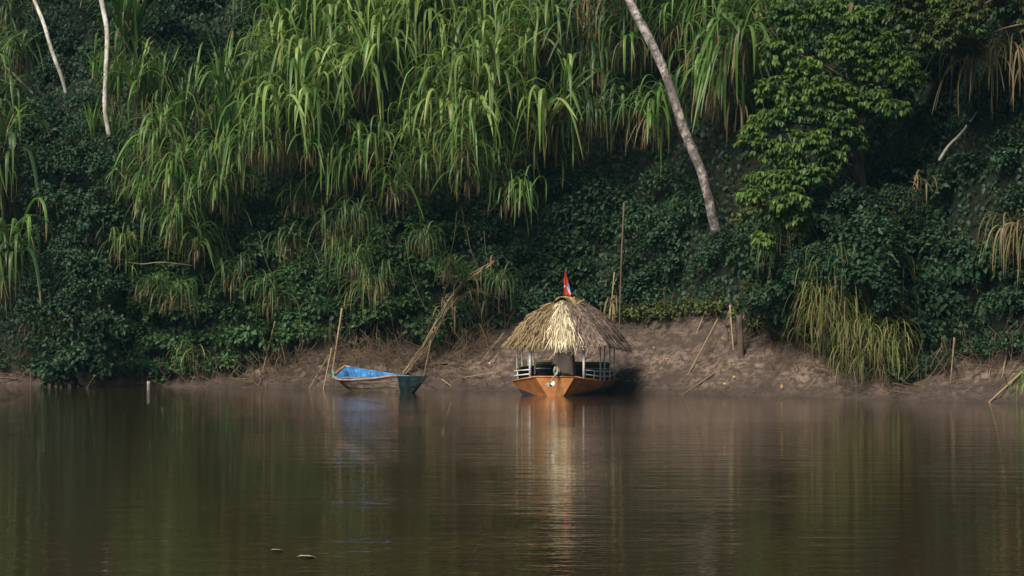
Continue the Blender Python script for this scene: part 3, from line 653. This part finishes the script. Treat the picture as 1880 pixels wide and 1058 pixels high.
# hanging grass curtains and dead cane
def curtain(label, px, py, wpx, drop, cnt, mats, cat='hanging grass', group=None, name='hanging_grass', lift=.9, spread=.5, wid=(.015, .04)):
    g0 = hit(px, py); b = P(px, py, g0[1] - lift); mb = MB()
    w = wpx * b[1] / F_PX
    base = b + np.stack([R.uniform(-.5, .5, cnt) * w, R.uniform(-.3, .5, cnt), R.uniform(-.35, .2, cnt) * spread * 2], 1) + np.array([0, -.15, 0])
    blades(mb, base, R.uniform(math.pi, 2 * math.pi, cnt), R.uniform(-.2, .9, cnt), R.uniform(.55, 1.1, cnt) * drop, R.uniform(wid[0], wid[1], cnt), np.ones(cnt, int), 10)
    r = tag(obj(name, None, None, b), label, cat, group)
    mb.m = [int(rnd.random() < .0) for _ in mb.m]
    centred(mb, 'foliage', M[mats[0]], r, b)
    mb = MB(); k = cnt // 3; base = base[:k] + R.normal(0, .06, (k, 3))
    blades(mb, base, R.uniform(math.pi, 2 * math.pi, k), R.uniform(-.6, .5, k), R.uniform(.5, 1.1, k) * drop, R.uniform(wid[0] * .6, wid[1] * .7, k), np.ones(k, int), 9)
    centred(mb, 'dry_foliage', M[mats[1]], r, b)
    mb = MB(); bk = hit(px, py); mb.tube(spline([b, b * .5 + bk * .5 + np.array([0, 0, .12]), bk + np.array([0, .2, 0])], 6), .03, 5); centred(mb, 'stem', M['stalk'], r, b)
    return r
curtain('long curtain of green brown grass hanging to the mud below the right tree', 1520, 545, 85, 1.6, 210, ('cane_olive', 'cane_dry'), lift=2.3, spread=1.25, wid=(.012, .03))
curtain('brown grass curtain hanging lower down to the waterline at right', 1600, 620, 120, 1.2, 230, ('cane_olive', 'cane_dry'), lift=1.3, spread=1.2, wid=(.010, .026))
curtain('green grass tuft hanging below the tall grass curtain at right', 1535, 470, 60, 1.3, 50, ('cane_shade_tone', 'cane_olive'), lift=2.9)
curtain('straw brown cane plume drooping at the upper right edge', 1840, 95, 110, 2.6, 95, ('cane_dry', 'cane_olive'), lift=1.2, name='drooping_cane', cat='cane grass', wid=(.025, .055))
curtain('pale withered cane plume drooping at the right edge below the upper plume', 1875, 420, 60, 2.0, 60, ('cane_dry', 'cane_olive'), lift=.9, name='drooping_cane', cat='cane grass', wid=(.025, .05))
curtain('small pale withered cane tuft hanging in the dark hollow', 1680, 330, 50, 1.15, 15, ('cane_dry', 'cane_olive'), lift=1.5, name='drooping_cane', cat='cane grass', wid=(.035, .06))
curtain('green cane tuft dipping into the river at the far right edge', 1882, 690, 30, .8, 26, ('cane', 'cane_olive'), lift=.2, name='drooping_cane', cat='cane grass')
curtain('small withered grass tuft hanging over the water at lower left', 175, 640, 50, .75, 34, ('cane_olive', 'cane_dry'), lift=.6)
curtain('withered grass tuft hanging over the roots left of centre', 350, 640, 50, .8, 34, ('cane_olive', 'cane_dry'), lift=.6)
curtain('olive grass curtain hanging on the dark lower left shrubs', 95, 580, 55, 1.2, 60, ('cane_olive', 'cane_dry'), lift=1.1)
curtain('yellow green cane tuft drooping above the canoe stern', 640, 440, 80, 1.5, 60, ('cane', 'cane_olive'), lift=.9, name='drooping_cane', cat='cane grass', wid=(.03, .06))
curtain('withered brown cane tuft hanging below the yellow green tuft', 670, 520, 50, 1.5, 40, ('cane_olive', 'cane_dry'), lift=.9, name='drooping_cane', cat='cane grass')
curtain('brown dead cane skirt hanging in the middle of the left cane', 385, 265, 36, 1.7, 40, ('cane_dry', 'cane_olive'), lift=2.8, name='drooping_cane', cat='cane grass')
curtain('brown dead cane skirt hanging under the bright cane at centre left', 570, 165, 40, 1.9, 44, ('cane_dry', 'cane_olive'), lift=3.0, name='drooping_cane', cat='cane grass')
curtain('yellow dead cane leaves hanging right of the leaning trunk', 1310, 95, 60, 2.0, 34, ('cane_dry', 'cane_olive'), lift=2.6, name='drooping_cane', cat='cane grass')
curtain('dark green strap leaves hanging at the left foot of the right hand tree', 1432, 430, 50, 1.5, 60, ('cane_shade_tone', 'cane_olive'), lift=2.7, spread=1.0, wid=(.015, .035))
curtain('olive vine strands hanging down beside the shaded hollow', 1655, 520, 45, 1.4, 60, ('cane_shade_tone', 'cane_dry'), lift=1.2, spread=1.2, wid=(.010, .024))
curtain('thin dry strands hanging onto the mud above the grey post', 1385, 560, 36, .7, 40, ('cane_dry', 'cane_olive'), lift=.5, spread=.6, wid=(.008, .018))
# dry arched cane left of the thatched boat
yb = ground(745, 690)[1]
for lab, pts, cnt in [('dry arched cane bending over the bank between the boats', [P(738, 690, yb), P(775, 640, yb + .3), P(805, 585, yb + .5), P(845, 525, yb + .6), P(908, 480, yb + .9)], 26),
                      ('dry cane stem arching just below the larger arched cane', [P(775, 668, yb + .4), P(800, 610, yb + .6), P(830, 560, yb + .7), P(868, 535, yb + .8), P(900, 545, yb + .9)], 22)]:
    path = spline(pts, 18); r = tag(obj('fallen_cane', None, None, path[0]), lab, 'cane grass')
    mb = MB()
    for q in range(5): mb.tube(path + R.normal(0, .045, 3) + R.normal(0, .012, path.shape), np.linspace(.02, .012, 18), 5, (G(.6, 1), 0, 0))
    centred(mb, 'stem', M['stalk'], r, path[0])
    base = path[R.integers(8, 18, cnt)] + R.normal(0, .06, (cnt, 3)); mb = MB()
    blades(mb, base, R.uniform(math.pi * .8, math.pi * 2.2, cnt), R.uniform(-.2, .7, cnt), R.uniform(.6, 1.25, cnt), R.uniform(.03, .055, cnt), np.ones(cnt, int), 9)
    centred(mb, 'dry_foliage', M['cane_dry'], r, path[0])
p = ground(1120, 590); mb = MB(); c = 12
base = P(1124, 545, p[1] - .3) + R.normal(0, .06, (c, 3)); blades(mb, base, R.uniform(3.5, 5.8, c), R.uniform(-1.2, -.6, c), R.uniform(.55, .9, c), R.uniform(.03, .07, c), np.ones(c, int), 8)
mb.tube(spline([P(1128, 500, p[1] - .2), P(1124, 545, p[1] - .3), p], 8), .025, 6, (.9, 0, 0))
tag(centred(mb, 'dead_cane', M['cane_dry']), 'pale dead cane sheath standing right behind the thatched roof', 'cane grass')

# ------------------------------------------------------------------ thatched boat
BOAT = (1.04, 71.5, 0.0); YAW = math.radians(-12)
bt = tag(obj('thatched_boat', None, None, BOAT, (0, 0, YAW)), 'orange flat bottomed river boat with a thatched palm roof moored at the mud', 'boat')
# stations: y, half width at gunwale, gunwale z, half width of bottom, bottom z
ST = [(-.10, .53, .505, .20, -.03), (.95, 1.26, .365, .90, -.10), (2.3, 1.30, .35, .95, -.11), (3.4, 1.22, .38, .85, -.06), (4.2, .70, .50, .35, .14)]
def section(st, inset, lift):
    y, a, za, b, zb = st; q = .13 if y < .3 else 0
    return [(-a + inset + q, y, za), (-(b - inset * .6) + q, y, zb + lift), (b - inset * .6 + q, y, zb + lift), (a - inset + q, y, za)]
mb = MB()
o_ = [section(s, 0, 0) for s in ST]; o_[0] = [(x, y + (.05 if i in (1, 2) else 0), z) for i, (x, y, z) in enumerate(o_[0])]
for i in range(len(ST) - 1):
    for j in range(3):
        q = [o_[i][j], o_[i][j + 1], o_[i + 1][j + 1], o_[i + 1][j]]
        mb.add(q, [[0, 3, 2, 1]])
mb.add(o_[0], [[0, 1, 2, 3]]); mb.add(o_[-1], [[0, 3, 2, 1]])
in_ = [section((s[0] + (.06 if i == 0 else (-.06 if i == len(ST) - 1 else 0)),) + s[1:], .05, .05) for i, s in enumerate(ST)]
in_[0] = [(x, y + (.05 if i in (1, 2) else 0), z) for i, (x, y, z) in enumerate(in_[0])]
for i in range(len(ST) - 1):
    for j in range(3): mb.add([in_[i][j], in_[i][j + 1], in_[i + 1][j + 1], in_[i + 1][j]], [[0, 1, 2, 3]], mi=1)
    for e in (0, 3): mb.add([o_[i][e], in_[i][e], in_[i + 1][e], o_[i + 1][e]], [[0, 1, 2, 3] if e == 0 else [0, 3, 2, 1]])
mb.add([o_[0][0], o_[0][3], in_[0][3], in_[0][0]], [[0, 1, 2, 3]]); mb.add([o_[-1][0], in_[-1][0], in_[-1][3], o_[-1][3]], [[0, 1, 2, 3]])
mb.add(in_[0], [[0, 3, 2, 1]], mi=1); mb.add(in_[-1], [[0, 1, 2, 3]], mi=1)
hull = obj('hull', mb.mesh('hull', [M['orange'], M['deck']], False), bt)
mb = MB()
for e in (0, 3): mb.tube([np.array(o_[i][e]) + np.array([0, 0, .012]) for i in range(len(ST))], .022, 6)
mb.tube([np.array(o_[0][0]) + np.array([0, 0, .012]), np.array(o_[0][3]) + np.array([0, 0, .012])], .022, 6)
obj('gunwale_rim', mb.mesh('gunwale_rim', M['orange']), hull)

# backrest panels round the seating bay
def bench(a, b, z0, z1):
    a, b = np.array(a, float), np.array(b, float); d = b - a; L = np.linalg.norm(d); d /= L; ang = math.atan2(d[1], d[0]); rm = np.array([[math.cos(ang), -math.sin(ang), 0], [math.sin(ang), math.cos(ang), 0], [0, 0, 1]])
    c = np.array([(a[0] + b[0]) / 2, (a[1] + b[1]) / 2, (z0 + z1) / 2]); mb = MB(); mb.box(c, (L, .05, z1 - z0), rm)
    o = obj('bench_back', mb.mesh('bench_back', M['navy'], False), bt)
    mb = MB(); mb.tube([(a[0], a[1], z1 + .02), tuple((a[:2] + b[:2]) / 2) + (z1 + .03,), (b[0], b[1], z1 + .02)], .042, 8); obj('padded_edge', mb.mesh('padded_edge', M['olive']), o)
    mb = MB(); mb.box(c + np.array([0, 0, -.04]) + np.array([0, -.2, 0]) * (abs(d[0]) > .5) + np.array([-.2 * np.sign(c[0]), 0, 0]) * (abs(d[0]) <= .5), (L * .96, .34, .05), rm); obj('bench_seat', mb.mesh('bench_seat', M['navy'], False), o)
bench((-1.1, .95), (-1.12, 3.1), .30, .70); bench((1.1, .95), (1.1, 3.1), .30, .62); bench((-1.06, 3.16), (1.06, 3.16), .30, .80)

# white posts and hand rails
def post(x, y, z0, z1, r=.022, tilt=0.0):
    mb = MB(); mb.tube([(x, y, z0), (x + tilt, y, z1)], r, 8); obj('post', mb.mesh('post', M['white']), bt)
posts = [(-.60, .16, .46, 1.44, .036), (.87, .16, .46, 1.44, .036)]
for y in (.98, 1.65, 2.5, 3.2): posts += [(-1.13, y, .36, 1.46, .02), (1.17, y, .36, 1.44, .02)]
posts += [(-.68, .50, .42, 1.6, .018)]
for p_ in posts: post(*p_)
def rail(pts, r=.016):
    mb = MB(); mb.tube(np.array(pts), r, 7); obj('handrail', mb.mesh('handrail', M['white']), bt)
for s in (-1, 1):
    for dz in (0, -.13): rail([((.87 if s > 0 else -.60), .16, .70 + dz * .9), (s * 1.08, .70, .66 + dz), (s * 1.20, 1.0, .64 + dz), (s * 1.21, 2.2, .62 + dz), (s * 1.20, 3.2, .64 + dz)], .017)
    rail([(s * 1.04, .70, .38), (s * 1.06, .70, .66)], .014); rail([(s * 1.20, 1.35, .34), (s * 1.20, 1.35, .63)], .014); rail([(s * 1.20, 2.2, .34), (s * 1.21, 2.2, .63)], .014)
    rail([(s * 1.02, 3.06, .68), (s * .40, 3.06, .68)], .013); rail([(s * .40, 3.06, .68), (s * .40, 3.06, .30)], .013)

# thatched roof
EV = 1.46; RZ = 2.52; W_ = 1.27; Y0, Y1, RA, RB = .06, 3.75, 1.20, 2.55
def droop(x, y): return -.10 * max(0, x / W_) * max(0, (y + .2) / 4) - .04 * (abs(x) > W_ * .9) * (y > 3)
def roofpt(face, u, v):
    """u along the eave 0..1, v up the slope 0..1 (negative hangs below the eave)"""
    if face == 'front': a, b, c, d = (-W_, Y0), (W_, Y0), (0, RA), (0, RA)
    elif face == 'back': a, b, c, d = (W_, Y1), (-W_, Y1), (0, RB), (0, RB)
    elif face == 'left': a, b, c, d = (-W_, Y1), (-W_, Y0), (0, RB), (0, RA)
    else: a, b, c, d = (W_, Y0), (W_, Y1), (0, RA), (0, RB)
    e = np.array(a) * (1 - u) + np.array(b) * u; t = np.array(c) * (1 - u) + np.array(d) * u
    xy = e * (1 - v) + t * v; z = EV + (RZ - EV) * (max(v, -.2) + .22 * math.sin(math.pi * min(max(v, 0), 1) ** .85))
    bow = .05 * math.sin(math.pi * u)
    return np.array([xy[0], xy[1], z + droop(xy[0], xy[1]) - bow * (1 - v) * (face == 'front')])
mb = MB()
for f in ('front', 'right', 'back', 'left'):
    g_ = [[roofpt(f, u, v) for u in np.linspace(0, 1, 9)] for v in np.linspace(0, 1, 7)]
    v_ = np.array(g_).reshape(-1, 3) - np.array([0, 0, .03]); mb.add(v_, [[r_ * 9 + c_, r_ * 9 + c_ + 1, (r_ + 1) * 9 + c_ + 1, (r_ + 1) * 9 + c_] for r_ in range(6) for c_ in range(8)])
def strands(mb, face, us, vs, length, width, lift, mi, spread=.25, rnd_=R):
    for u, v in zip(us, vs):
        p = roofpt(face, u, v); q = roofpt(face, u, v - .08); dn = (q - p); dn /= np.linalg.norm(dn)
        al = roofpt(face, min(u + .02, 1), v) - roofpt(face, max(u - .02, 0), v); al /= np.linalg.norm(al) + 1e-9
        nr = np.cross(al, -dn); nr /= np.linalg.norm(nr); 
        if nr[2] < 0: nr = -nr
        d = dn + al * rnd_.normal(0, spread) + nr * rnd_.normal(.04, .10); d /= np.linalg.norm(d); L = length * rnd_.uniform(.6, 1.2); w = width * rnd_.uniform(.6, 1.4)
        sd = np.cross(d, nr); ro = rnd_.normal(0, .6); sd = sd * math.cos(ro) + nr * math.sin(ro)
        k0 = p + nr * rnd_.uniform(.0, lift); k1 = k0 + d * L * .5 + nr * .015; k2 = k0 + d * L + nr * rnd_.normal(0, .02) - np.array([0, 0, .03])
        mb.add([k0 - sd * w * .5, k0 + sd * w * .5, k1 - sd * w * .5, k1 + sd * w * .5, k2 - sd * w * .12, k2 + sd * w * .12], [[0, 1, 3, 2], [2, 3, 5, 4]], (rnd_.random() * .7 + .3 * (float(vnoise(u * 9 + len(face), v * 5)) + .5), 0, rnd_.random() + .9 * max(0, float(vnoise(u * 14 + 7 + len(face), v * 7 + 2)) - .05) * (mi < 2 and length < .38)), mi)
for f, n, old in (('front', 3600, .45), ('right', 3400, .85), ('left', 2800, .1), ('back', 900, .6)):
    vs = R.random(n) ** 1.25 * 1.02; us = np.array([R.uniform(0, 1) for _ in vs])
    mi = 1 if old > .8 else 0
    if f == 'front':
        ol = us + R.normal(0, .10, n) > .60
        strands(mb, f, us[~ol], vs[~ol], .30, .022, .09, 0, .34); strands(mb, f, us[ol], vs[ol], .28, .024, .09, 1, .34)
    else: strands(mb, f, us, vs, .30, .024, .09, mi, .34)
    m_ = n // 4; u2 = R.random(m_)
    if f == 'front': strands(mb, f, u2[u2 < .6], R.uniform(-.03, .08, m_)[u2 < .6], .26, .03, .04, 0, .3); strands(mb, f, u2[u2 >= .6], R.uniform(-.03, .08, m_)[u2 >= .6], .26, .03, .04, 1, .3)
    else: strands(mb, f, u2, R.uniform(-.03, .08, m_), .26, .03, .04, mi, .3)
roof = obj('thatch_roof', mb.mesh('thatch_roof', [M['thatch'], M['thatch_old_shade']], False), bt)
mb = MB(); n = 900; vs = R.uniform(.0, .92, n); us = .47 + .10 * (1 - vs) + R.normal(0, .055, n) * (1.6 - vs * .8)
strands(mb, 'front', np.clip(us, .05, .95), vs, .40, .022, .13, 0, .2)
o = obj('straw_patch', mb.mesh('straw_patch', M['straw_new'], False), roof); o['label'] = 'fresh pale straw running down the front hip'
mb = MB(); n = 520
for i in range(n):
    y = R.uniform(RA - .28, RB + .1); w = R.uniform(.014, .032); dy = R.normal(0, .16); lo = R.uniform(.35, .75); k = 8; th = np.linspace(-1, 1, k)
    if y < RA + .05: y = RA - .05 + R.normal(0, .05); dy -= R.uniform(0, .5)
    x = th * lo; z = RZ + .12 + R.uniform(-.03, .05) - np.abs(th) ** 1.3 * lo * .78
    pth = np.stack([x, y + dy * np.abs(th), z], 1); sd = np.array([0, 1, 0]) * w * .5
    mb.add(np.stack([pth - sd, pth + sd], 1).reshape(-1, 3), [[2 * j, 2 * j + 1, 2 * j + 3, 2 * j + 2] for j in range(k - 1)], (R.random(), 0, R.random()))
for i in range(300):
    a = R.normal(0, .75); L = R.uniform(.35, .62); p0 = np.array([R.normal(0, .10), RA + R.uniform(.0, .2), RZ + R.uniform(.08, .16)]); d = np.array([math.sin(a), -math.cos(a) * .85, -.55]); k = 6
    pth = p0 + np.linspace(0, 1, k)[:, None] * d * L - (np.linspace(0, 1, k)[:, None] ** 2) * np.array([0, 0, .14]); sd = np.array([math.cos(a), math.sin(a), 0]) * .013
    mb.add(np.stack([pth - sd, pth + sd], 1).reshape(-1, 3), [[2 * j, 2 * j + 1, 2 * j + 3, 2 * j + 2] for j in range(k - 1)], (R.random(), 0, R.random()))
mb.tube([(.30, RA - .22, RZ - .14), (.44, RA - .05, RZ + .0), (.52, RA + .2, RZ + .06)], .028, 7, (.3, 0, .2))
roof.location = (.13, 0, 0)
obj('ridge_cap', mb.mesh('ridge_cap', M['straw_cap'], False), roof)

# flag at the roof ridge
fp = tag(obj('flag_pole', None, bt)) if False else None
mb = MB(); mb.tube([(.02, 2.1, 1.6), (.02, 2.1, 3.42)], .012, 6); pole = obj('flag_pole', mb.mesh('flag_pole', M['stalk']), bt)
mb = MB(); nu, nv = 9, 17
for j in range(nv):
    v = j / (nv - 1); wd = .035 + .17 * min(1, v * 1.15); row = []
    for i in range(nu):
        u = i / (nu - 1); row.append((.02 - wd * .35 + wd * u + .03 * (v - .5), 2.08 - .06 * math.sin(u * 7 + v * 2) - .03 * u, 3.40 - .68 * v + .02 * math.sin(u * 5)))
    mb.v.append(np.array(row)); mb.t.append(np.full((nu, 3), .5)); mb.n += nu
for j in range(nv - 1):
    for i in range(nu - 1):
        u = (i + .5) / (nu - 1); v = (j + .5) / (nv - 1); ln = .62 + .28 * u
        mi = 1 if abs(v - ln) < .035 else (2 if (v < ln and u > .68 and v > .5) else 0)
        mb.f.append([j * nu + i, j * nu + i + 1, (j + 1) * nu + i + 1, (j + 1) * nu + i]); mb.m.append(mi)
obj('flag', mb.mesh('flag', [M['red'], M['flagwhite'], M['flagblue']]), pole)

# outboard motor under a brown cloth
mot = obj('outboard_motor', None, bt, (.34, -.05, .50))
mb = MB(); nu, nv = 28, 9
for j in range(nv):
    v = j / (nv - 1); hw = .235 + .10 * v ** .8; dp = .17 + .09 * v; z = .66 - .52 * v
    for i in range(nu):
        th = i / nu * 2 * math.pi; c, s_ = math.cos(th), math.sin(th); e = .45
        x = hw * np.sign(c) * abs(c) ** e; y = dp * np.sign(s_) * abs(s_) ** e; fo = 1 + .05 * v * math.sin(th * 9 + 1.3) + .03 * v * math.sin(th * 15)
        hem = -.10 * v * v * (.5 + .5 * math.sin(th * 2 + 2.2)) + (.22 * v * v if (-2.6 < math.atan2(s_, c) < -1.7) else 0)
        mb.v.append(np.array([[x * fo + .02 - .03 * v, y * fo + .12, z + hem + .012 * math.sin(x * 14) * (1 - v)]])); mb.t.append(np.full((1, 3), .5)); mb.n += 1
mb.f = [[j * nu + i, (j + 1) * nu + i, (j + 1) * nu + (i + 1) % nu, j * nu + (i + 1) % nu] for j in range(nv - 1) for i in range(nu)]; mb.m = [0] * len(mb.f)
mb.f.append(list(range(nu))); mb.m.append(0)
obj('cloth_cover', mb.mesh('cloth_cover', M['cover']), mot)
mb = MB(); mb.box((-.12, .06, .24), (.20, .22, .22)); mb.box((.05, .10, .12), (.3, .14, .12)); mb.tube([(-.2, -.03, .30), (-.22, -.10, .18), (-.20, -.05, .02)], .03, 7); mb.tube([(-.10, -.06, .30), (-.06, -.10, .2), (-.1, -.08, .1)], .02, 6)
obj('engine_block', mb.mesh('engine_block', M['metal'], False), mot)
mb = MB(); mb.tube(spline([(-.12, -.04, .30), (-.13, -.14, .12), (-.22, -.30, -.04), (-.25, -.38, -.14)], 9), [.035] * 5 + [.03, .03, .035, .03], 8); mb.tube([(-.25, -.36, -.20), (-.25, -.50, -.17)], [.045, .03], 8)
obj('drive_shaft', mb.mesh('drive_shaft', M['metal']), mot)
mb = MB()
for q in range(2):
    a = q * 3.1416 + .25; c = np.array([math.cos(a), 0, math.sin(a)]); s_ = np.array([-math.sin(a), .35, math.cos(a)]); p0 = np.array([-.245, -.50, -.17])
    g_ = [p0 + c * r_ + s_ * w_ for r_, w_ in ((.02, -.02), (.05, -.055), (.095, -.055), (.125, .01), (.10, .06), (.05, .045), (.02, .02))]
    mb.add(g_ + [x_ + np.array([0, .012, 0]) for x_ in g_], [list(range(7)), list(range(13, 6, -1))] + [[i, i + 7, (i + 1) % 7 + 7, (i + 1) % 7] for i in range(7)])
obj('propeller', mb.mesh('propeller', M['prop'], False), mot)
mb = MB(); mb.tube(spline([(.52, .0, 1.12), (.60, .35, 1.30), (.72, .9, 1.45)], 8), .022, 6); obj('rope', mb.mesh('rope', M['rope']), bt)
# blue drum standing in the boat behind the motor
bw = Matrix.Translation(BOAT) @ Matrix.Rotation(YAW, 4, 'Z'); dr = bw @ Vector((.34, .55, .0))
dz = -.02; root = tag(obj('plastic_drum', None, None, (dr.x, dr.y, dz), (0, 0, YAW)), 'small blue plastic drum inside the boat behind the motor', 'drum')
mb = MB(); prof = [(0, .0), (.13, .0), (.15, .03), (.15, .25), (.16, .27), (.15, .29), (.15, .50), (.13, .57), (.06, .60), (.06, .62), (0, .62)]; nn_ = 18
mb.add([[r_ * math.cos(a), r_ * math.sin(a), z_] for r_, z_ in prof for a in np.arange(nn_) / nn_ * 6.2832], [[i * nn_ + j, i * nn_ + (j + 1) % nn_, (i + 1) * nn_ + (j + 1) % nn_, (i + 1) * nn_ + j] for i in range(len(prof) - 1) for j in range(nn_)])
obj('body', mb.mesh('body', M['blueplastic']), root); mb = MB(); mb.tube([(.04, -.02, .62), (.04, -.02, .67)], .045, 10); obj('cap', mb.mesh('cap', M['prop']), root)

# ------------------------------------------------------------------ blue wooden canoe heeled towards the river
cst = [(P(612, 691, 76.9), P(634, 672, 77.6), P(630, 708, 77.0)), (P(622, 697, 76.5), P(646, 674.5, 77.4), P(640, 716, 76.6)), (P(650, 697.5, 76.0), P(668, 679, 76.95), P(660, 721, 76.1)),
       (P(690, 694.5, 75.4), P(702, 684, 76.2), P(700, 722.5, 75.5)), (P(722, 690.5, 74.95), P(738, 690, 75.55), P(730, 722.5, 75.0)), (P(760, 691, 74.5), P(770, 690.5, 74.8), P(752, 722.5, 74.6)), (P(785, 691, 74.25), P(786, 691, 74.35), P(772, 707, 74.4))]
N_ = spline([c[0] for c in cst], 31); F_ = spline([c[1] for c in cst], 31); K_ = spline([c[2] for c in cst], 31)
co = N_[0].copy(); co[2] = 0
cn = tag(obj('wooden_canoe', None, None, co), 'old wooden canoe with blue inside and grey planks, tilted at the mud edge', 'canoe')
def chull(k, inset=0.0):
    """half section from the near rim round the bottom to the far rim"""
    n, f, kk = N_[k], F_[k], K_[k]; bm = f - n; bl = np.linalg.norm(bm) + 1e-9; bd = bm / bl; dn = kk - n
    dep = np.array([0, dn[1] * .2 + .08, dn[2]]); k1 = kk; k2 = kk + bm * .62 + np.array([0, .05, -.06 * min(1, bl)])
    if inset: n = n + bd * min(inset, bl * .4); f = f - bd * min(inset, bl * .4); k1 = k1 + bd * min(inset, bl * .3) + np.array([0, 0, inset]); k2 = k2 - bd * min(inset, bl * .3) + np.array([0, 0, inset])
    pts = []
    for t in (0, .31, .33, .64, .66, 1):
        b = .03 * math.sin(math.pi * t); st = (-.012 if t in (.33, .66) else 0); pts.append(n + (k1 - n) * t + np.array([0, -b + st * -1, 0]))
    for t in (.34, .67, 1): pts.append(k1 + (k2 - k1) * t)
    for t in (.5, 1): pts.append(k2 + (f - k2) * t)
    return np.array(pts)
NR = 11
def loft(rows, mi=0, flip=False):
    v = np.concatenate(rows); f = []
    for i in range(len(rows) - 1):
        for j in range(NR - 1):
            q = [i * NR + j, i * NR + j + 1, (i + 1) * NR + j + 1, (i + 1) * NR + j]; f.append(q[::-1] if flip else q)
    return v, f
rows = [chull(k) for k in range(31)]
mb = MB(); v, f = loft(rows[:22]); mb.add(v, f); mb.add(rows[0], [list(range(NR))]); hl = centred(mb, 'hull', M['greywood'], cn, co, False); hl.location = (0, 0, 0)
mb = MB(); v, f = loft(rows[21:]); mb.add(v, f); mb.add(np.concatenate([N_[21:], F_[21:]]), [[i, i + 1, i + 11, i + 10] for i in range(9)]); mb.add(rows[-1], [list(range(NR))])
o = centred(mb, 'bow', M['darkwood'], cn, co, False); o.location = (0, 0, 0); o['label'] = 'dark teal painted solid bow block'
rows = [chull(k, .045) for k in range(22)]; rows = [r_ + (np.array([.05, -.05, 0]) if i == 0 else 0) for i, r_ in enumerate(rows)]
mb = MB(); v, f = loft(rows, 0, True); mb.add(v, f); mb.add(rows[0], [list(range(NR))]); mb.add(rows[-1], [list(range(NR))])
o = centred(mb, 'inner_planking', M['bluewood'], cn, co, False); o.location = (0, 0, 0)
mb = MB(); mb.tube(N_[:22] + np.array([0, -.0, .0]), .030, 6); mb.tube(np.stack([F_[0], (F_[0] + N_[0]) / 2 + np.array([-.02, 0, .01]), N_[0]]), .034, 6); mb.tube(F_[:5], .03, 6)
o = centred(mb, 'rim', M['rimwood'], cn, co, False); o.location = (0, 0, 0)
mb = MB(); mb.tube(F_[4:23], .024, 6); o = centred(mb, 'far_rim', M['bluewood'], cn, co, False); o.location = (0, 0, 0)
for t, (a_, b_) in ((8, (.02, .98)), (14, (.02, .98))):
    n0 = rows[t][1]; f0 = rows[t][-2]; ax = (N_[t + 1] - N_[t]); ax /= np.linalg.norm(ax)
    mb = MB(); q = [n0 + ax * .10, f0 + ax * .10, f0 - ax * .10, n0 - ax * .10]; mb.add(q + [x_ - np.array([0, 0, .03]) for x_ in q], [[0, 1, 2, 3], [7, 6, 5, 4], [0, 4, 5, 1], [1, 5, 6, 2], [2, 6, 7, 3], [3, 7, 4, 0]])
    o = centred(mb, 'thwart', M['seatwood'], cn, co, False); o.location = (0, 0, 0)
a_ = N_[5] * .72 + F_[5] * .28 + np.array([0, 0, -.05]); b_ = N_[13] * .66 + F_[13] * .34 + np.array([0, 0, -.05])
mb = MB(); q = [a_ + np.array([0, -.12, .02]), b_ + np.array([0, -.1, .03]), b_ + np.array([0, .06, .03]), a_ + np.array([0, .06, .04])]; mb.add(q + [x_ - np.array([0, 0, .03]) for x_ in q], [[0, 1, 2, 3], [7, 6, 5, 4], [0, 4, 5, 1], [1, 5, 6, 2], [2, 6, 7, 3], [3, 7, 4, 0]])
mbb = mb
for t in (3, 6, 9, 12, 15, 18):
    mb = MB(); mb.tube(rows[t][6:] + np.array([0, -.012, .012]), .018, 5); o = centred(mb, 'rib', M['ribwood'], cn, co, False); o.location = (0, 0, 0)
mb = mbb
lb = centred(mb, 'loose_board', M['seatwood']); tag(lb, 'mossy loose board lying inside the blue canoe', 'board')
mb = MB(); mb.box(N_[0] + np.array([.0, .0, .05]), (.06, .06, .22)); o = centred(mb, 'stern_post', simple('teal_post', (.03, .2, .25), (.1, .4, .3), 9), cn, co, False); o.location = (0, 0, 0)

# thin blue volume added to lift the darks towards teal
k = NT('teal_lift_haze'); k.t.nodes.remove(k.b); pv = k.n('VolumePrincipled'); pv.inputs['Color'].default_value = (0.35, 0.78, 1.0, 1); pv.inputs['Density'].default_value = 0.00016; pv.inputs['Anisotropy'].default_value = 0.0
k.l(pv.outputs[0], k.out.inputs['Volume'])
mb = MB(); mb.box((-5, 50, 20), (230, 180, 46)); hz = obj('haze', mb.mesh('haze', k.m, False)); tag(hz, 'thin blue green haze added over the river to lift the dark tones', kind='stuff')

print('objects', len(bpy.data.objects))
